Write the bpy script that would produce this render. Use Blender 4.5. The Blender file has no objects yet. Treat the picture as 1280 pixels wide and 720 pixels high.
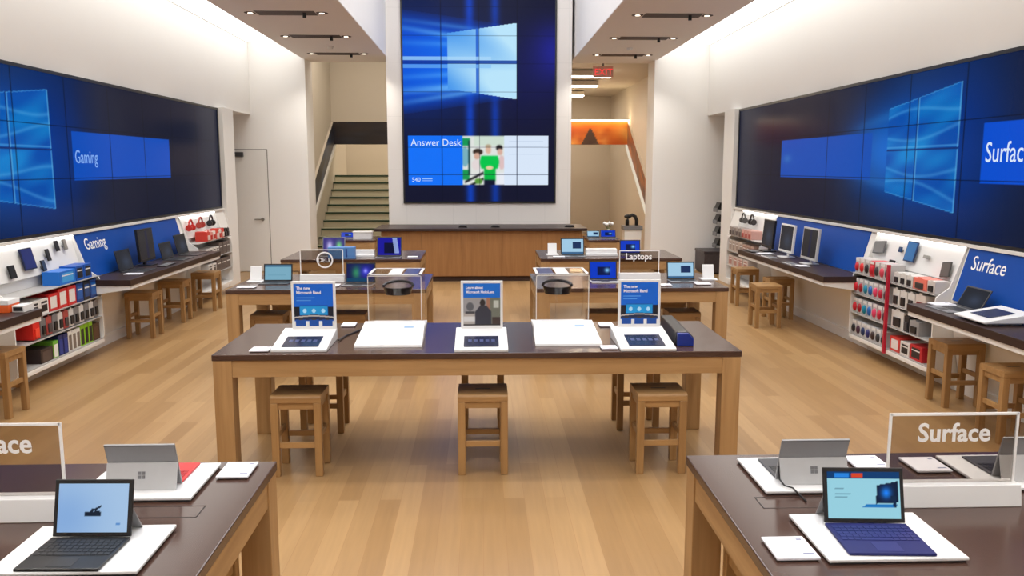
import bpy, math, random
import numpy as np
from mathutils import Matrix, Vector
random.seed(7)
scn = bpy.context.scene
COL = scn.collection
V = Vector
EXPO = 0.0
# ------------------------------------------------------------------ colour management / world
scn.view_settings.view_transform = 'Standard'
scn.view_settings.look = 'None'
scn.view_settings.gamma = 1
scn.view_settings.use_curve_mapping = False
scn.view_settings.exposure = EXPO
scn.cycles.max_bounces = 10
scn.cycles.transparent_max_bounces = 24
scn.cycles.sample_clamp_indirect = 4
scn.cycles.caustics_reflective = False
scn.cycles.caustics_refractive = False
scn.cycles.use_denoising = True
w = bpy.data.worlds.new('world'); scn.world = w; w.use_nodes = True
w.node_tree.nodes['Background'].inputs[0].default_value = (0.8, 0.85, 0.9, 1)
w.node_tree.nodes['Background'].inputs[1].default_value = 0.05

def lin1(c):
    c /= 255.0
    return c / 12.92 if c <= 0.04045 else ((c + 0.055) / 1.055) ** 2.4
def S(r, g, b): return (lin1(r), lin1(g), lin1(b), 1.0)
def linA(a):
    a = np.clip(a, 0, 255) / 255.0
    return np.where(a <= 0.04045, a / 12.92, ((a + 0.055) / 1.055) ** 2.4)

# ------------------------------------------------------------------ materials
MATS = {}
def newmat(name):
    m = bpy.data.materials.new(name); m.use_nodes = True
    nt = m.node_tree; nt.nodes.clear()
    out = nt.nodes.new('ShaderNodeOutputMaterial')
    return m, nt, out
def mat(name, rgb, rough=0.5, spec=0.5, metal=0.0, var=0.04, scale=30.0):
    """plain surface with a slight procedural mottling"""
    if name in MATS: return MATS[name]
    m, nt, out = newmat(name)
    b = nt.nodes.new('ShaderNodeBsdfPrincipled')
    b.inputs['Roughness'].default_value = rough
    b.inputs['Specular IOR Level'].default_value = spec
    b.inputs['Metallic'].default_value = metal
    tc = nt.nodes.new('ShaderNodeTexCoord')
    n = nt.nodes.new('ShaderNodeTexNoise'); n.inputs['Scale'].default_value = scale; n.inputs['Detail'].default_value = 3
    r = nt.nodes.new('ShaderNodeMapRange'); r.inputs['To Min'].default_value = 1 - var; r.inputs['To Max'].default_value = 1 + var
    mx = nt.nodes.new('ShaderNodeVectorMath'); mx.operation = 'SCALE'
    mx.inputs[0].default_value = S(*rgb)[:3]
    nt.links.new(tc.outputs['Object'], n.inputs['Vector'])
    nt.links.new(n.outputs['Fac'], r.inputs['Value'])
    nt.links.new(r.outputs[0], mx.inputs['Scale'])
    nt.links.new(mx.outputs[0], b.inputs['Base Color'])
    nt.links.new(b.outputs[0], out.inputs[0])
    MATS[name] = m
    return m
def wood(name, c1, c2, axis, rough=0.42, spec=0.4, sc=1.0):
    """oak-like grain running along the given axis"""
    if name in MATS: return MATS[name]
    m, nt, out = newmat(name)
    b = nt.nodes.new('ShaderNodeBsdfPrincipled')
    b.inputs['Roughness'].default_value = rough; b.inputs['Specular IOR Level'].default_value = spec
    tc = nt.nodes.new('ShaderNodeTexCoord'); mp = nt.nodes.new('ShaderNodeMapping')
    s = [26 * sc, 26 * sc, 26 * sc]; s[axis] = 1.6 * sc
    mp.inputs['Scale'].default_value = s
    oi = nt.nodes.new('ShaderNodeObjectInfo')
    ad = nt.nodes.new('ShaderNodeVectorMath'); ad.operation = 'ADD'
    n = nt.nodes.new('ShaderNodeTexNoise'); n.inputs['Scale'].default_value = 1.0; n.inputs['Detail'].default_value = 6; n.inputs['Distortion'].default_value = 0.6
    cr = nt.nodes.new('ShaderNodeValToRGB')
    cr.color_ramp.elements[0].position = 0.3; cr.color_ramp.elements[0].color = S(*c1)
    cr.color_ramp.elements[1].position = 0.72; cr.color_ramp.elements[1].color = S(*c2)
    nt.links.new(tc.outputs['Object'], mp.inputs['Vector'])
    nt.links.new(mp.outputs[0], ad.inputs[0]); nt.links.new(oi.outputs['Location'], ad.inputs[1])
    nt.links.new(ad.outputs[0], n.inputs['Vector'])
    nt.links.new(n.outputs['Fac'], cr.inputs[0]); nt.links.new(cr.outputs[0], b.inputs['Base Color'])
    nt.links.new(b.outputs[0], out.inputs[0])
    MATS[name] = m
    return m
def emit(name, rgb, strength):
    if name in MATS: return MATS[name]
    m, nt, out = newmat(name)
    e = nt.nodes.new('ShaderNodeEmission'); e.inputs[0].default_value = S(*rgb); e.inputs[1].default_value = strength
    nt.links.new(e.outputs[0], out.inputs[0]); MATS[name] = m
    return m
def painted(name, emission, gain=1.0, rough=0.16):
    """colour read from the mesh's own picture: a lit screen (emission) or a print"""
    if name in MATS: return MATS[name]
    m, nt, out = newmat(name)
    a = nt.nodes.new('ShaderNodeVertexColor'); a.layer_name = 'Col'
    b = nt.nodes.new('ShaderNodeBsdfPrincipled'); b.inputs['Roughness'].default_value = rough
    if emission:
        b.inputs['Base Color'].default_value = (0.004, 0.004, 0.005, 1)
        b.inputs['Specular IOR Level'].default_value = 0.035
        nt.links.new(a.outputs[0], b.inputs['Emission Color']); b.inputs['Emission Strength'].default_value = gain
    else:
        nt.links.new(a.outputs[0], b.inputs['Base Color'])
    nt.links.new(b.outputs[0], out.inputs[0]); MATS[name] = m
    return m
def clear(name, tint=(1, 1, 1), refl=0.5):
    if name in MATS: return MATS[name]
    m, nt, out = newmat(name)
    t = nt.nodes.new('ShaderNodeBsdfTransparent'); t.inputs[0].default_value = (*tint, 1)
    g = nt.nodes.new('ShaderNodeBsdfGlossy'); g.inputs['Roughness'].default_value = 0.04
    f = nt.nodes.new('ShaderNodeFresnel'); f.inputs[0].default_value = 1.45
    mu = nt.nodes.new('ShaderNodeMath'); mu.operation = 'MULTIPLY'; mu.inputs[1].default_value = refl
    mx = nt.nodes.new('ShaderNodeMixShader')
    nt.links.new(f.outputs[0], mu.inputs[0]); nt.links.new(mu.outputs[0], mx.inputs[0])
    nt.links.new(t.outputs[0], mx.inputs[1]); nt.links.new(g.outputs[0], mx.inputs[2]); nt.links.new(mx.outputs[0], out.inputs[0])
    MATS[name] = m
    return m
def floor_mat():
    m, nt, out = newmat('oak_floor_boards')
    b = nt.nodes.new('ShaderNodeBsdfPrincipled'); b.inputs['Roughness'].default_value = 0.33; b.inputs['Specular IOR Level'].default_value = 0.4
    tc = nt.nodes.new('ShaderNodeTexCoord'); mp = nt.nodes.new('ShaderNodeMapping'); mp.inputs['Rotation'].default_value = (0, 0, math.pi / 2)
    br = nt.nodes.new('ShaderNodeTexBrick')
    br.inputs['Scale'].default_value = 1; br.inputs['Brick Width'].default_value = 1.5; br.inputs['Row Height'].default_value = 0.115
    br.inputs['Mortar Size'].default_value = 0.0008; br.inputs['Bias'].default_value = 0.0; br.offset = 0.37; br.offset_frequency = 2
    br.inputs['Color1'].default_value = S(172, 138, 95); br.inputs['Color2'].default_value = S(152, 118, 77); br.inputs['Mortar'].default_value = S(146, 106, 68)
    mp2 = nt.nodes.new('ShaderNodeMapping'); mp2.inputs['Scale'].default_value = (38, 2.0, 1)
    n = nt.nodes.new('ShaderNodeTexNoise'); n.inputs['Scale'].default_value = 1; n.inputs['Detail'].default_value = 5
    r = nt.nodes.new('ShaderNodeMapRange'); r.inputs['To Min'].default_value = 0.84; r.inputs['To Max'].default_value = 1.14
    sc = nt.nodes.new('ShaderNodeVectorMath'); sc.operation = 'SCALE'
    L = nt.links.new
    L(tc.outputs['Object'], mp.inputs['Vector']); L(mp.outputs[0], br.inputs['Vector'])
    L(tc.outputs['Object'], mp2.inputs['Vector']); L(mp2.outputs[0], n.inputs['Vector']); L(n.outputs['Fac'], r.inputs['Value'])
    L(br.outputs['Color'], sc.inputs[0]); L(r.outputs[0], sc.inputs['Scale']); L(sc.outputs[0], b.inputs['Base Color']); L(b.outputs[0], out.inputs[0])
    return m
def panel_mat(name, rgb, bw, bh, off=0.0):
    """wall boards with faint joints"""
    m, nt, out = newmat(name)
    b = nt.nodes.new('ShaderNodeBsdfPrincipled'); b.inputs['Roughness'].default_value = 0.5
    tc = nt.nodes.new('ShaderNodeTexCoord'); mp = nt.nodes.new('ShaderNodeMapping'); mp.inputs['Rotation'].default_value = (math.pi / 2, 0, 0); mp.inputs['Location'].default_value = (off, 0.0, 0)
    br = nt.nodes.new('ShaderNodeTexBrick'); br.offset = 0
    br.inputs['Scale'].default_value = 1; br.inputs['Brick Width'].default_value = bw; br.inputs['Row Height'].default_value = bh; br.inputs['Mortar Size'].default_value = 0.004
    d = tuple(int(c * 0.96) for c in rgb)
    br.inputs['Color1'].default_value = S(*rgb); br.inputs['Color2'].default_value = S(*rgb); br.inputs['Mortar'].default_value = S(*d)
    nt.links.new(tc.outputs['Object'], mp.inputs['Vector']); nt.links.new(mp.outputs[0], br.inputs['Vector'])
    nt.links.new(br.outputs['Color'], b.inputs['Base Color']); nt.links.new(b.outputs[0], out.inputs[0])
    return m

WALL = mat('wall_paint', (236, 234, 231), 0.6, 0.3, var=0.01, scale=3)
HALLW = mat('hall_wall_paint', (206, 198, 186), 0.6, 0.3, var=0.012, scale=3)
SOFF = mat('soffit_paint', (238, 234, 232), 0.7, 0.25, var=0.012, scale=3)
WHITE = mat('white_plastic', (226, 226, 225), 0.35, 0.5, var=0.01)
TRIMW = mat('white_trim_paint', (230, 228, 224), 0.4, 0.4, var=0.01)
CARDW = mat('white_card', (232, 232, 238), 0.5, 0.3, var=0.01)
BLACK = mat('black_plastic', (22, 22, 24), 0.35, 0.5)
DARKG = mat('dark_grey_plastic', (58, 58, 62), 0.4, 0.5)
MIDG = mat('mid_grey_plastic', (120, 120, 122), 0.45, 0.5)
SILVER = mat('silver_magnesium', (146, 146, 148), 0.4, 0.5, metal=0.1)
SILVERL = mat('pale_magnesium', (192, 192, 192), 0.4, 0.5, metal=0.1)
NAVY = mat('navy_fabric_cover', (28, 32, 92), 0.6, 0.3)
NAVYK = mat('navy_keys', (38, 42, 104), 0.5, 0.3)
RED = mat('red_plastic', (200, 36, 38), 0.4)
BLUEP = mat('blue_sign_board', (0, 68, 156), 0.5, 0.25, var=0.015, scale=4)
TOPB = mat('espresso_tabletop', (72, 51, 43), 0.2, 0.45, var=0.06, scale=14)
SHELFT = mat('espresso_shelf', (50, 34, 30), 0.4, 0.4, var=0.06, scale=14)
OAKX = wood('oak_grain_x', (156, 120, 78), (180, 143, 97), 0)
OAKY = wood('oak_grain_y', (156, 120, 78), (180, 143, 97), 1)
OAKZ = wood('oak_grain_z', (156, 120, 78), (180, 143, 97), 2)
DESKZ = wood('counter_veneer', (146, 102, 60), (162, 116, 70), 2, 0.45, 0.35)
SEATW = wood('stool_seat_wood', (150, 114, 72), (174, 136, 88), 0)
STW = wood('stool_leg_wood', (148, 112, 70), (172, 134, 86), 2)
SCREEN = painted('lit_screen', True, 1.0)
PRINT = painted('printed_sheet', False, rough=0.4)
GLASS = clear('clear_acrylic', (0.995, 0.995, 0.995), 0.32)
SIGNG = clear('tinted_acrylic', (0.76, 0.73, 0.70), 0.5)
GLASSE = mat('frosted_acrylic_edge', (246, 246, 244), 0.3, 0.5)
TXT = mat('white_lettering', (245, 245, 245), 0.4)
TXTE = emit('lit_white_lettering', (215, 230, 250), 1.0)

# ------------------------------------------------------------------ mesh building
class MB:
    def __init__(self): self.v = []; self.f = []; self.mi = []; self.M = Matrix()
    def add(self, vs, fs, mi=0):
        b = len(self.v); self.v += [tuple(self.M @ V(p)) for p in vs]
        self.f += [tuple(b + i for i in f) for f in fs]; self.mi += [mi] * len(fs)
    def box(self, x0, x1, y0, y1, z0, z1, mi=0):
        if x0 > x1: x0, x1 = x1, x0
        if y0 > y1: y0, y1 = y1, y0
        if z0 > z1: z0, z1 = z1, z0
        self.add([(x0,y0,z0),(x1,y0,z0),(x1,y1,z0),(x0,y1,z0),(x0,y0,z1),(x1,y0,z1),(x1,y1,z1),(x0,y1,z1)],
                 [(0,3,2,1),(4,5,6,7),(0,1,5,4),(1,2,6,5),(2,3,7,6),(3,0,4,7)], mi)
        return self
    def prism(self, pts, a0, a1, axis=1, mi=0):
        """profile pts in the plane across the axis, extruded along it; axis 1: (x,z), axis 0: (y,z), axis 2: (x,y)"""
        n = len(pts)
        def P(p, a): return (p[0], a, p[1]) if axis == 1 else ((a, p[0], p[1]) if axis == 0 else (p[0], p[1], a))
        vs = [P(p, a0) for p in pts] + [P(p, a1) for p in pts]
        fs = [tuple(range(n)), tuple(range(2 * n - 1, n - 1, -1))] + [(i, i + n, (i + 1) % n + n, (i + 1) % n) for i in range(n)]
        area = sum(pts[i][0] * pts[(i + 1) % n][1] - pts[(i + 1) % n][0] * pts[i][1] for i in range(n))
        flip = (area > 0) == (axis in (0, 2)) if a1 > a0 else (area > 0) != (axis in (0, 2))
        if flip: fs = [tuple(reversed(f)) for f in fs]
        self.add(vs, fs, mi)
        return self
    def hexa(self, b, t, mi=0):
        """four bottom points and four top points, each ring in the same order"""
        self.add(list(b) + list(t), [(0,3,2,1),(4,5,6,7),(0,1,5,4),(1,2,6,5),(2,3,7,6),(3,0,4,7)], mi)
        return self
    def cyl(self, p0, p1, r, n=16, r1=None, mi=0):
        p0, p1 = V(p0), V(p1); d = (p1 - p0).normalized()
        a = d.orthogonal().normalized(); c = d.cross(a); r1 = r if r1 is None else r1
        vs = []
        for p, rr in ((p0, r), (p1, r1)):
            for i in range(n):
                t = 2 * math.pi * i / n
                vs.append(p + (a * math.cos(t) + c * math.sin(t)) * rr)
        self.add(vs, [tuple(range(n - 1, -1, -1)), tuple(range(n, 2 * n))] + [(i, (i + 1) % n, (i + 1) % n + n, i + n) for i in range(n)], mi)
        return self
    def tube(self, pts, r, n=8, mi=0):
        pts = [V(p) for p in pts]; rings = []
        for i, p in enumerate(pts):
            d = (pts[min(i + 1, len(pts) - 1)] - pts[max(i - 1, 0)]).normalized()
            ref = V((0, 0, 1)) if abs(d.z) < 0.95 else V((1, 0, 0))
            a = d.cross(ref).normalized(); c = d.cross(a)
            rings += [p + (a * math.cos(2 * math.pi * k / n) + c * math.sin(2 * math.pi * k / n)) * r for k in range(n)]
        fs = [tuple(range(n)), tuple(range(len(rings) - 1, len(rings) - n - 1, -1))]
        for i in range(len(pts) - 1):
            for k in range(n):
                fs.append((i * n + k, i * n + n + k, i * n + n + (k + 1) % n, i * n + (k + 1) % n))
        self.add(rings, fs, mi)
        return self
    def ring(self, c, r, wd, dp, n=32, mi=0):
        """flat ring facing -Y"""
        vs = []; fs = []
        for i in range(n):
            t = 2 * math.pi * i / n
            for rr, y in ((r, 0), (r - wd, 0), (r - wd, dp), (r, dp)):
                vs.append((c[0] + rr * math.cos(t), c[1] + y, c[2] + rr * math.sin(t)))
        for i in range(n):
            j = (i + 1) % n
            for k in range(4): fs.append((4 * i + k, 4 * i + (k + 1) % 4, 4 * j + (k + 1) % 4, 4 * j + k))
        self.add(vs, fs, mi)
        return self
    def sphere(self, c, r, sx=1, sy=1, sz=1, n=14, m=9, mi=0):
        vs = [(c[0], c[1], c[2] + r * sz)]; fs = []
        for j in range(1, m):
            for i in range(n):
                a, t = math.pi * j / m, 2 * math.pi * i / n
                vs.append((c[0] + r * sx * math.sin(a) * math.cos(t), c[1] + r * sy * math.sin(a) * math.sin(t), c[2] + r * sz * math.cos(a)))
        vs.append((c[0], c[1], c[2] - r * sz)); e = len(vs) - 1
        for i in range(n):
            fs.append((0, 1 + i, 1 + (i + 1) % n)); fs.append((e, e - n + (i + 1) % n, e - n + i))
            for j in range(m - 2):
                a = 1 + j * n; fs.append((a + i, a + n + i, a + n + (i + 1) % n, a + (i + 1) % n))
        self.add(vs, fs, mi)
        return self

def obj(name, mb, mats, parent=None, bevel=0.0, smooth=False, **props):
    me = bpy.data.meshes.new(name); me.from_pydata(mb.v, [], mb.f); me.update()
    if not isinstance(mats, (list, tuple)): mats = [mats]
    for m in mats: me.materials.append(m)
    if len(mats) > 1: me.polygons.foreach_set('material_index', mb.mi)
    if smooth: me.polygons.foreach_set('use_smooth', [True] * len(me.polygons))
    o = bpy.data.objects.new(name, me); COL.objects.link(o); o.parent = parent
    if bevel:
        b = o.modifiers.new('bevel', 'BEVEL'); b.width = bevel; b.segments = 2; b.limit_method = 'ANGLE'; b.angle_limit = math.radians(40)
    for k, v in props.items(): o[k] = v
    return o
def tag(o, label, cat, group=None):
    o['label'] = label; o['category'] = cat
    if group: o['group'] = group
    return o
def thing(name, label, cat, loc=(0, 0, 0), rz=0.0, group=None):
    o = bpy.data.objects.new(name, None); COL.objects.link(o)
    o.location = loc; o.rotation_euler = (0, 0, rz); o.empty_display_size = 0.1
    return tag(o, label, cat, group)
def struct(name, mb, m, bevel=0.0):
    return obj(name, mb, m, None, bevel, kind='structure')
def dup(root, loc, rz, label, group=None):
    kids = {}
    for o in COL.objects: kids.setdefault(o.parent, []).append(o)
    def rec(o, parent):
        c = o.copy(); COL.objects.link(c); c.parent = parent
        for ch in kids.get(o, []): rec(ch, c)
        return c
    r = rec(root, None); r.location = loc; r.rotation_euler = (0, 0, rz); r['label'] = label
    if group: r['group'] = group
    return r
def basis(o, x, y):
    x, y = V(x).normalized(), V(y).normalized(); z = x.cross(y)
    return Matrix(((x.x, y.x, z.x, o[0]), (x.y, y.y, z.y, o[1]), (x.z, y.z, z.z, o[2]), (0, 0, 0, 1)))
def picture(name, wd, ht, nx, ny, fn, m, B, parent):
    """flat sheet wd x ht whose colours come from fn(u, v) in metres from its lower left corner"""
    xs = np.linspace(0, wd, nx + 1); ys = np.linspace(0, ht, ny + 1)
    U, W = np.meshgrid(xs, ys)
    co = np.stack([U.ravel(), W.ravel(), np.zeros(U.size), np.ones(U.size)], 1) @ np.array(B).T
    i = np.arange(nx)[None, :] + (np.arange(ny) * (nx + 1))[:, None]
    q = np.stack([i, i + 1, i + nx + 2, i + nx + 1], -1).reshape(-1, 4)
    me = bpy.data.meshes.new(name)
    me.vertices.add(len(co)); me.vertices.foreach_set('co', co[:, :3].ravel())
    me.loops.add(q.size); me.loops.foreach_set('vertex_index', q.ravel())
    me.polygons.add(len(q)); me.polygons.foreach_set('loop_start', np.arange(len(q)) * 4)
    me.update(calc_edges=True); me.validate()
    rgb = linA(fn(U, W).astype(float))
    at = me.color_attributes.new('Col', 'FLOAT_COLOR', 'POINT')
    at.data.foreach_set('color', np.concatenate([rgb.reshape(-1, 3), np.ones((U.size, 1))], 1).ravel())
    me.materials.append(m)
    o = bpy.data.objects.new(name, me); COL.objects.link(o); o.parent = parent
    return o
def fill(U, rgb): return np.ones(U.shape + (3,)) * np.array(rgb, float)
def put(img, mask, rgb, a=1.0):
    mask = np.clip(np.asarray(mask, float) * a, 0, 1)[..., None]
    return img * (1 - mask) + np.array(rgb, float) * mask
def soften(img, m, n):
    b = img.copy()
    for _ in range(n):
        p = np.pad(b, ((1, 1), (1, 1), (0, 0)), 'edge')
        b = (p[:-2, 1:-1] + p[2:, 1:-1] + p[1:-1, :-2] + p[1:-1, 2:] + 2 * p[1:-1, 1:-1]) / 6
    m = np.asarray(m)[..., None]
    return np.where(m, b, img)
def rect(U, W, x0, x1, y0, y1): return (U > x0) & (U < x1) & (W > y0) & (W < y1)
def ell(U, W, x, y, a, b): return ((U - x) / a) ** 2 + ((W - y) / b) ** 2 < 1
def glow(U, W, x, y, a, b): return np.exp(-(((U - x) / a) ** 2 + ((W - y) / b) ** 2))
def text(name, body, size, m, B, parent, wide=1.0, extrude=0.0008, align='LEFT', bold=0.0):
    c = bpy.data.curves.new(name, 'FONT'); c.body = body; c.size = size; c.offset = size * bold; c.extrude = extrude; c.resolution_u = 3; c.align_x = align
    t = bpy.data.objects.new(name, c); COL.objects.link(t)
    me = bpy.data.meshes.new_from_object(t.evaluated_get(bpy.context.evaluated_depsgraph_get()))
    bpy.data.objects.remove(t); bpy.data.curves.remove(c)
    me.transform(B @ Matrix.Diagonal((wide, 1, 1, 1)))
    me.materials.clear(); me.materials.append(m)
    o = bpy.data.objects.new(name, me); COL.objects.link(o); o.parent = parent
    return o
XF, ZU = (1, 0, 0), (0, 0, 1)
ORD = ['first', 'second', 'third', 'fourth', 'fifth', 'sixth', 'seventh', 'eighth', 'ninth', 'tenth', 'eleventh', 'twelfth', 'thirteenth', 'fourteenth']

# ================================================================== THE SETTING
struct('floor', MB().box(-6, 6, -2.2, 24, -0.1, 0), floor_mat())
YB = 15.0      # back wall of the shop
for s, side in ((-1, 'left'), (1, 'right')):
    mb = MB()
    mb.box(s * 4.0, s * 4.25, -2.2, 13.6, 0, 4.2)
    mb.box(s * 4.0, s * 4.25, 13.6, YB, 2.74, 4.2)                      # over the alcove
    mb.box(s * 4.25, s * 5.4, 13.4, 13.6, 0, 2.94); mb.box(s * 5.2, s * 5.4, 13.6, YB, 0, 2.94); mb.box(s * 4.25, s * 5.2, 13.6, YB, 2.74, 2.94)
    struct('wall_' + side, mb, WALL)
    mb = MB()
    mb.box(s * 3.04, s * 5.4, YB, YB + 0.6, 0, 4.2)
    struct('wall_back_' + side, mb, WALL)
    # dropped soffit with its tall inner face towards the middle
    mb = MB(); mb.box(s * 1.60, s * 3.08, -2.2, YB + 0.55, 3.70, 6.6)
    struct('ceiling_soffit_' + side, mb, SOFF if False else WALL)
    mb = MB(); mb.box(s * 1.604, s * 3.076, -2.2, YB + 0.5, 3.694, 3.70)
    struct('ceiling_board_' + side, mb, SOFF)
    mb = MB(); mb.box(s * 3.08, s * 4.25, -2.2, YB + 0.3, 4.0, 4.2)
    struct('ceiling_cove_' + side, mb, WALL)
struct('ceiling', MB().box(-1.62, 1.62, -2.2, YB + 0.5, 6.4, 6.6), WALL)
struct('wall_front', MB().box(-4.25, 4.25, -2.4, -2.2, 0, 6.6), WALL)
# middle pier that carries the tall screen
struct('column', MB().box(-1.61, 1.55, 14.7, YB + 0.6, 0, 6.4), panel_mat('pier_boards', (226, 222, 216), 0.40, 0.9, 0.1))
# stair hall beyond
mb = MB()
for s in (-1, 1):
    mb.box(s * 3.57, s * 3.8, YB + 0.6, 24, 0, 5.2 if s < 0 else 4.0)
mb.box(-3.57, 0, 22.6, 22.9, 0, 4.0); mb.box(0, 3.57, 23.5, 23.8, 0, 4.0)
struct('wall_hall', mb, HALLW)
struct('partition', MB().box(-0.15, 0.15, YB + 0.6, 23.5, 0, 5.2), HALLW)
struct('ceiling_hall', MB().box(-.15, 3.8, YB + 0.55, 24, 3.76, 4.0).box(-3.8, -.15, YB + .55, 24, 5.2, 5.4).box(-3.8, -.15, YB + .5, YB + .6, 4.0, 5.4), HALLW)
struct('wall_landing', MB().box(-3.57, -0.15, 20.5, 20.7, 2.38, 5.2), HALLW)

def door(name, x0, x1, y, z1, lever_x, sgn, lab):
    d = thing(name, lab, 'door', ((x0 + x1) / 2, y, 0)); d['kind'] = 'structure'; del d['category']
    hw = (x1 - x0) / 2
    obj('door_leaf', MB().box(-hw, hw, -0.012, 0.0, 0.01, z1), TRIMW, d)
    mb = MB(); mb.box(-hw - .012, -hw, -0.008, 0, 0, z1 + .012); mb.box(hw, hw + .012, -0.008, 0, 0, z1 + .012); mb.box(-hw, hw, -0.008, 0, z1, z1 + .012)
    obj('door_gap', mb, mat('door_gap_grey', (120, 116, 110), .6), d)
    lx = lever_x - (x0 + x1) / 2
    mb = MB(); mb.cyl((lx, -0.012, .93), (lx, -0.03, .93), .03); mb.cyl((lx, -.03, .93), (lx, -.07, .93), .011); mb.tube([(lx, -.07, .93), (lx + sgn * .13, -.07, .93)], .012)
    obj('door_lever', mb, mat('brushed_steel', (150, 146, 140), .35, metal=.8), d)
    return d
d = door('door_1', -4.66, -3.75, YB, 2.14, -3.86, -1, 'white flush door with a lever in the back wall beside the left screen')
obj('door_closer', MB().box(-.27, .06, -.07, -.012, 2.02, 2.10), DARKG, d, .006)

# skirting
for s, side in ((-1, 'left'), (1, 'right')):
    struct('baseboard_' + side, MB().box(s * 3.05, s * 3.75, YB - .012, YB, 0, 0.07), mat('dark_skirting', (92, 74, 62), .5))
    struct('trim_' + side, MB().box(s * 3.90, s * 4.0, 13.06, 13.6, 0, 2.735), TRIMW, .004)

# ------------------------------------------------------------------ lights that the room has, plus an added landing panel
COVE = emit('cove_light_panel', (255, 252, 246), 2.75)
for s, side in ((-1, 'left'), (1, 'right')):
    t = thing('ceiling_light', 'long glowing white ceiling panel above the %s screen wall' % side, 'ceiling light', (s * 3.54, 6.4, 3.96), 0, 'long ceiling light panels')
    obj('diffuser', MB().box(-.45, .45, -8.5, 8.55, 0.0, .03), COVE, t)
    mb = MB(); mb.box(-.46, -.45, -8.5, 8.55, -.004, .04); mb.box(.45, .46, -8.5, 8.55, -.004, .04)
    for k in range(9): mb.box(-.45, .45, -8.4 + 2.1 * k, -8.392 + 2.1 * k, -.003, 0)
    obj('frame', mb, WHITE, t)
t = thing('skylight', 'glowing panel high above the middle of the shop', 'ceiling light', (0, 6.4, 6.36))
obj('diffuser', MB().box(-1.3, 1.3, -8.2, 7.4, 0, .03), emit('skylight_panel', (250, 250, 255), 4.2), t)
obj('frame', MB().box(-1.36, -1.3, -8.2, 7.4, -.02, .04).box(1.3, 1.36, -8.2, 7.4, -.02, .04), WHITE, t)

LAMP = emit('lamp_face', (255, 244, 224), 3)
def slot_light(x, y, lab):
    t = thing('slot_light', lab, 'ceiling light', (x, y, 3.694), 0, 'recessed slot lights in the soffits')
    obj('slot', MB().box(-.36, .36, -.16, .16, -.003, 0.0), mat('slot_dark_brown', (58, 36, 30), .6), t)
    mb = MB()
    for e in (-.365, .36): mb.box(e, e + .005, -.165, .165, -.005, 0)
    mb.box(-.365, .365, -.165, -.16, -.005, 0); mb.box(-.365, .365, .16, .165, -.005, 0)
    obj('frame', mb, SOFF, t)
    for e in (-.43, .43):
        h_ = obj('lamp_holder', MB().cyl((e, 0, 0), (e, 0, -.004), .075, 20), mat('slot_dark_brown', (58, 36, 30), .6), t)
        obj('lamp', MB().cyl((e, 0, -.004), (e, 0, -.008), .032, 20), LAMP, h_)
    obj('track_spot', MB().cyl((.22, 0, -.003), (.22, 0, -.06), .022, 14), BLACK, t)
    for e in (-.43, .43):
        l = bpy.data.lights.new('spot_beam', 'SPOT'); l.energy = 56; l.spot_size = math.radians(120); l.spot_blend = .7; l.shadow_soft_size = .06; l.color = (1, .95, .87)
        lo = bpy.data.objects.new('spot_beam', l); COL.objects.link(lo); lo.location = (x + e, y, 3.66)
for s, side in ((-1, 'left'), (1, 'right')):
    for k, y in enumerate((14.35, 12.5, 10.65, 8.8, 6.95, 5.1, 3.25, 1.4)):
        nm = ORD[k] + ' from the back wall' if k else 'nearest the back wall'
        slot_light(s * 2.36, y, 'dark slot with two small lamps in the %s soffit, %s' % (side, nm))
for s, side, x in ((-1, 'left', -1.9), (1, 'right', 1.9)):
    tag(obj('smoke_detector', MB().cyl((s * 2.33, 13.5, 3.694), (s * 2.33, 13.5, 3.65), .05, 20, .035), WHITE, None, .004), 'small smoke detector on the %s soffit before its last slot light' % side, 'smoke detector', 'ceiling smoke detectors')
# hall lights
HL = emit('hall_light_strip', (255, 238, 214), 24.0)
for k, y in enumerate((17.2, 19.2, 21.8)):
    t = thing('light_strip', 'warm white light bar across the right hall ceiling, %s from the shop' % ORD[k], 'ceiling light', (2.0, y, 3.74), 0, 'hall ceiling light bars')
    obj('housing', MB().box(-1.2, .6, -.16, .16, -.10, 0), HALLW, t)
    obj('diffuser', MB().box(-1.2, .6, -.14, .14, -.115, -.10), HL, t)
t = thing('ceiling_light', 'wide warm ceiling panel high over the stairs behind the left opening', 'ceiling light', (-1.9, 17.6, 5.10))
obj('housing', MB().box(-1.4, 1.4, -1.3, 1.3, .02, .09), HALLW, t); obj('diffuser', MB().box(-1.38, 1.38, -1.28, 1.28, 0, .02), emit('stair_light_panel', (255, 240, 220), 4.6), t)
t = thing('ceiling_light', 'unseen warm panel added to brighten the stair landing behind the dark picture band', 'ceiling light', (-1.9, 21.6, 5.10))  # unseen fill panel, added to brighten the landing and the wall behind it
obj('housing', MB().box(-1.4, 1.4, -.8, .8, .02, .09), HALLW, t); obj('diffuser', MB().box(-1.38, 1.38, -.78, .78, 0, .02), emit('landing_fill_panel', (255, 240, 220), 7.5), t)
t = thing('exit_sign', 'small red lit sign hanging under the right hall ceiling', 'exit sign', (2.27, 16.0, 3.60))
obj('panel', MB().box(-.19, .19, -.01, .01, -.10, .10), mat('pink_acrylic', (220, 170, 160), .3), t); obj('bracket', MB().box(-.02, .02, -.01, .01, .10, .16), MIDG, t)
text('lettering', 'EXIT', .17, emit('red_lettering', (255, 70, 70), 1.0), basis((-.165, -.012, -.06), XF, ZU), t)

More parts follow.
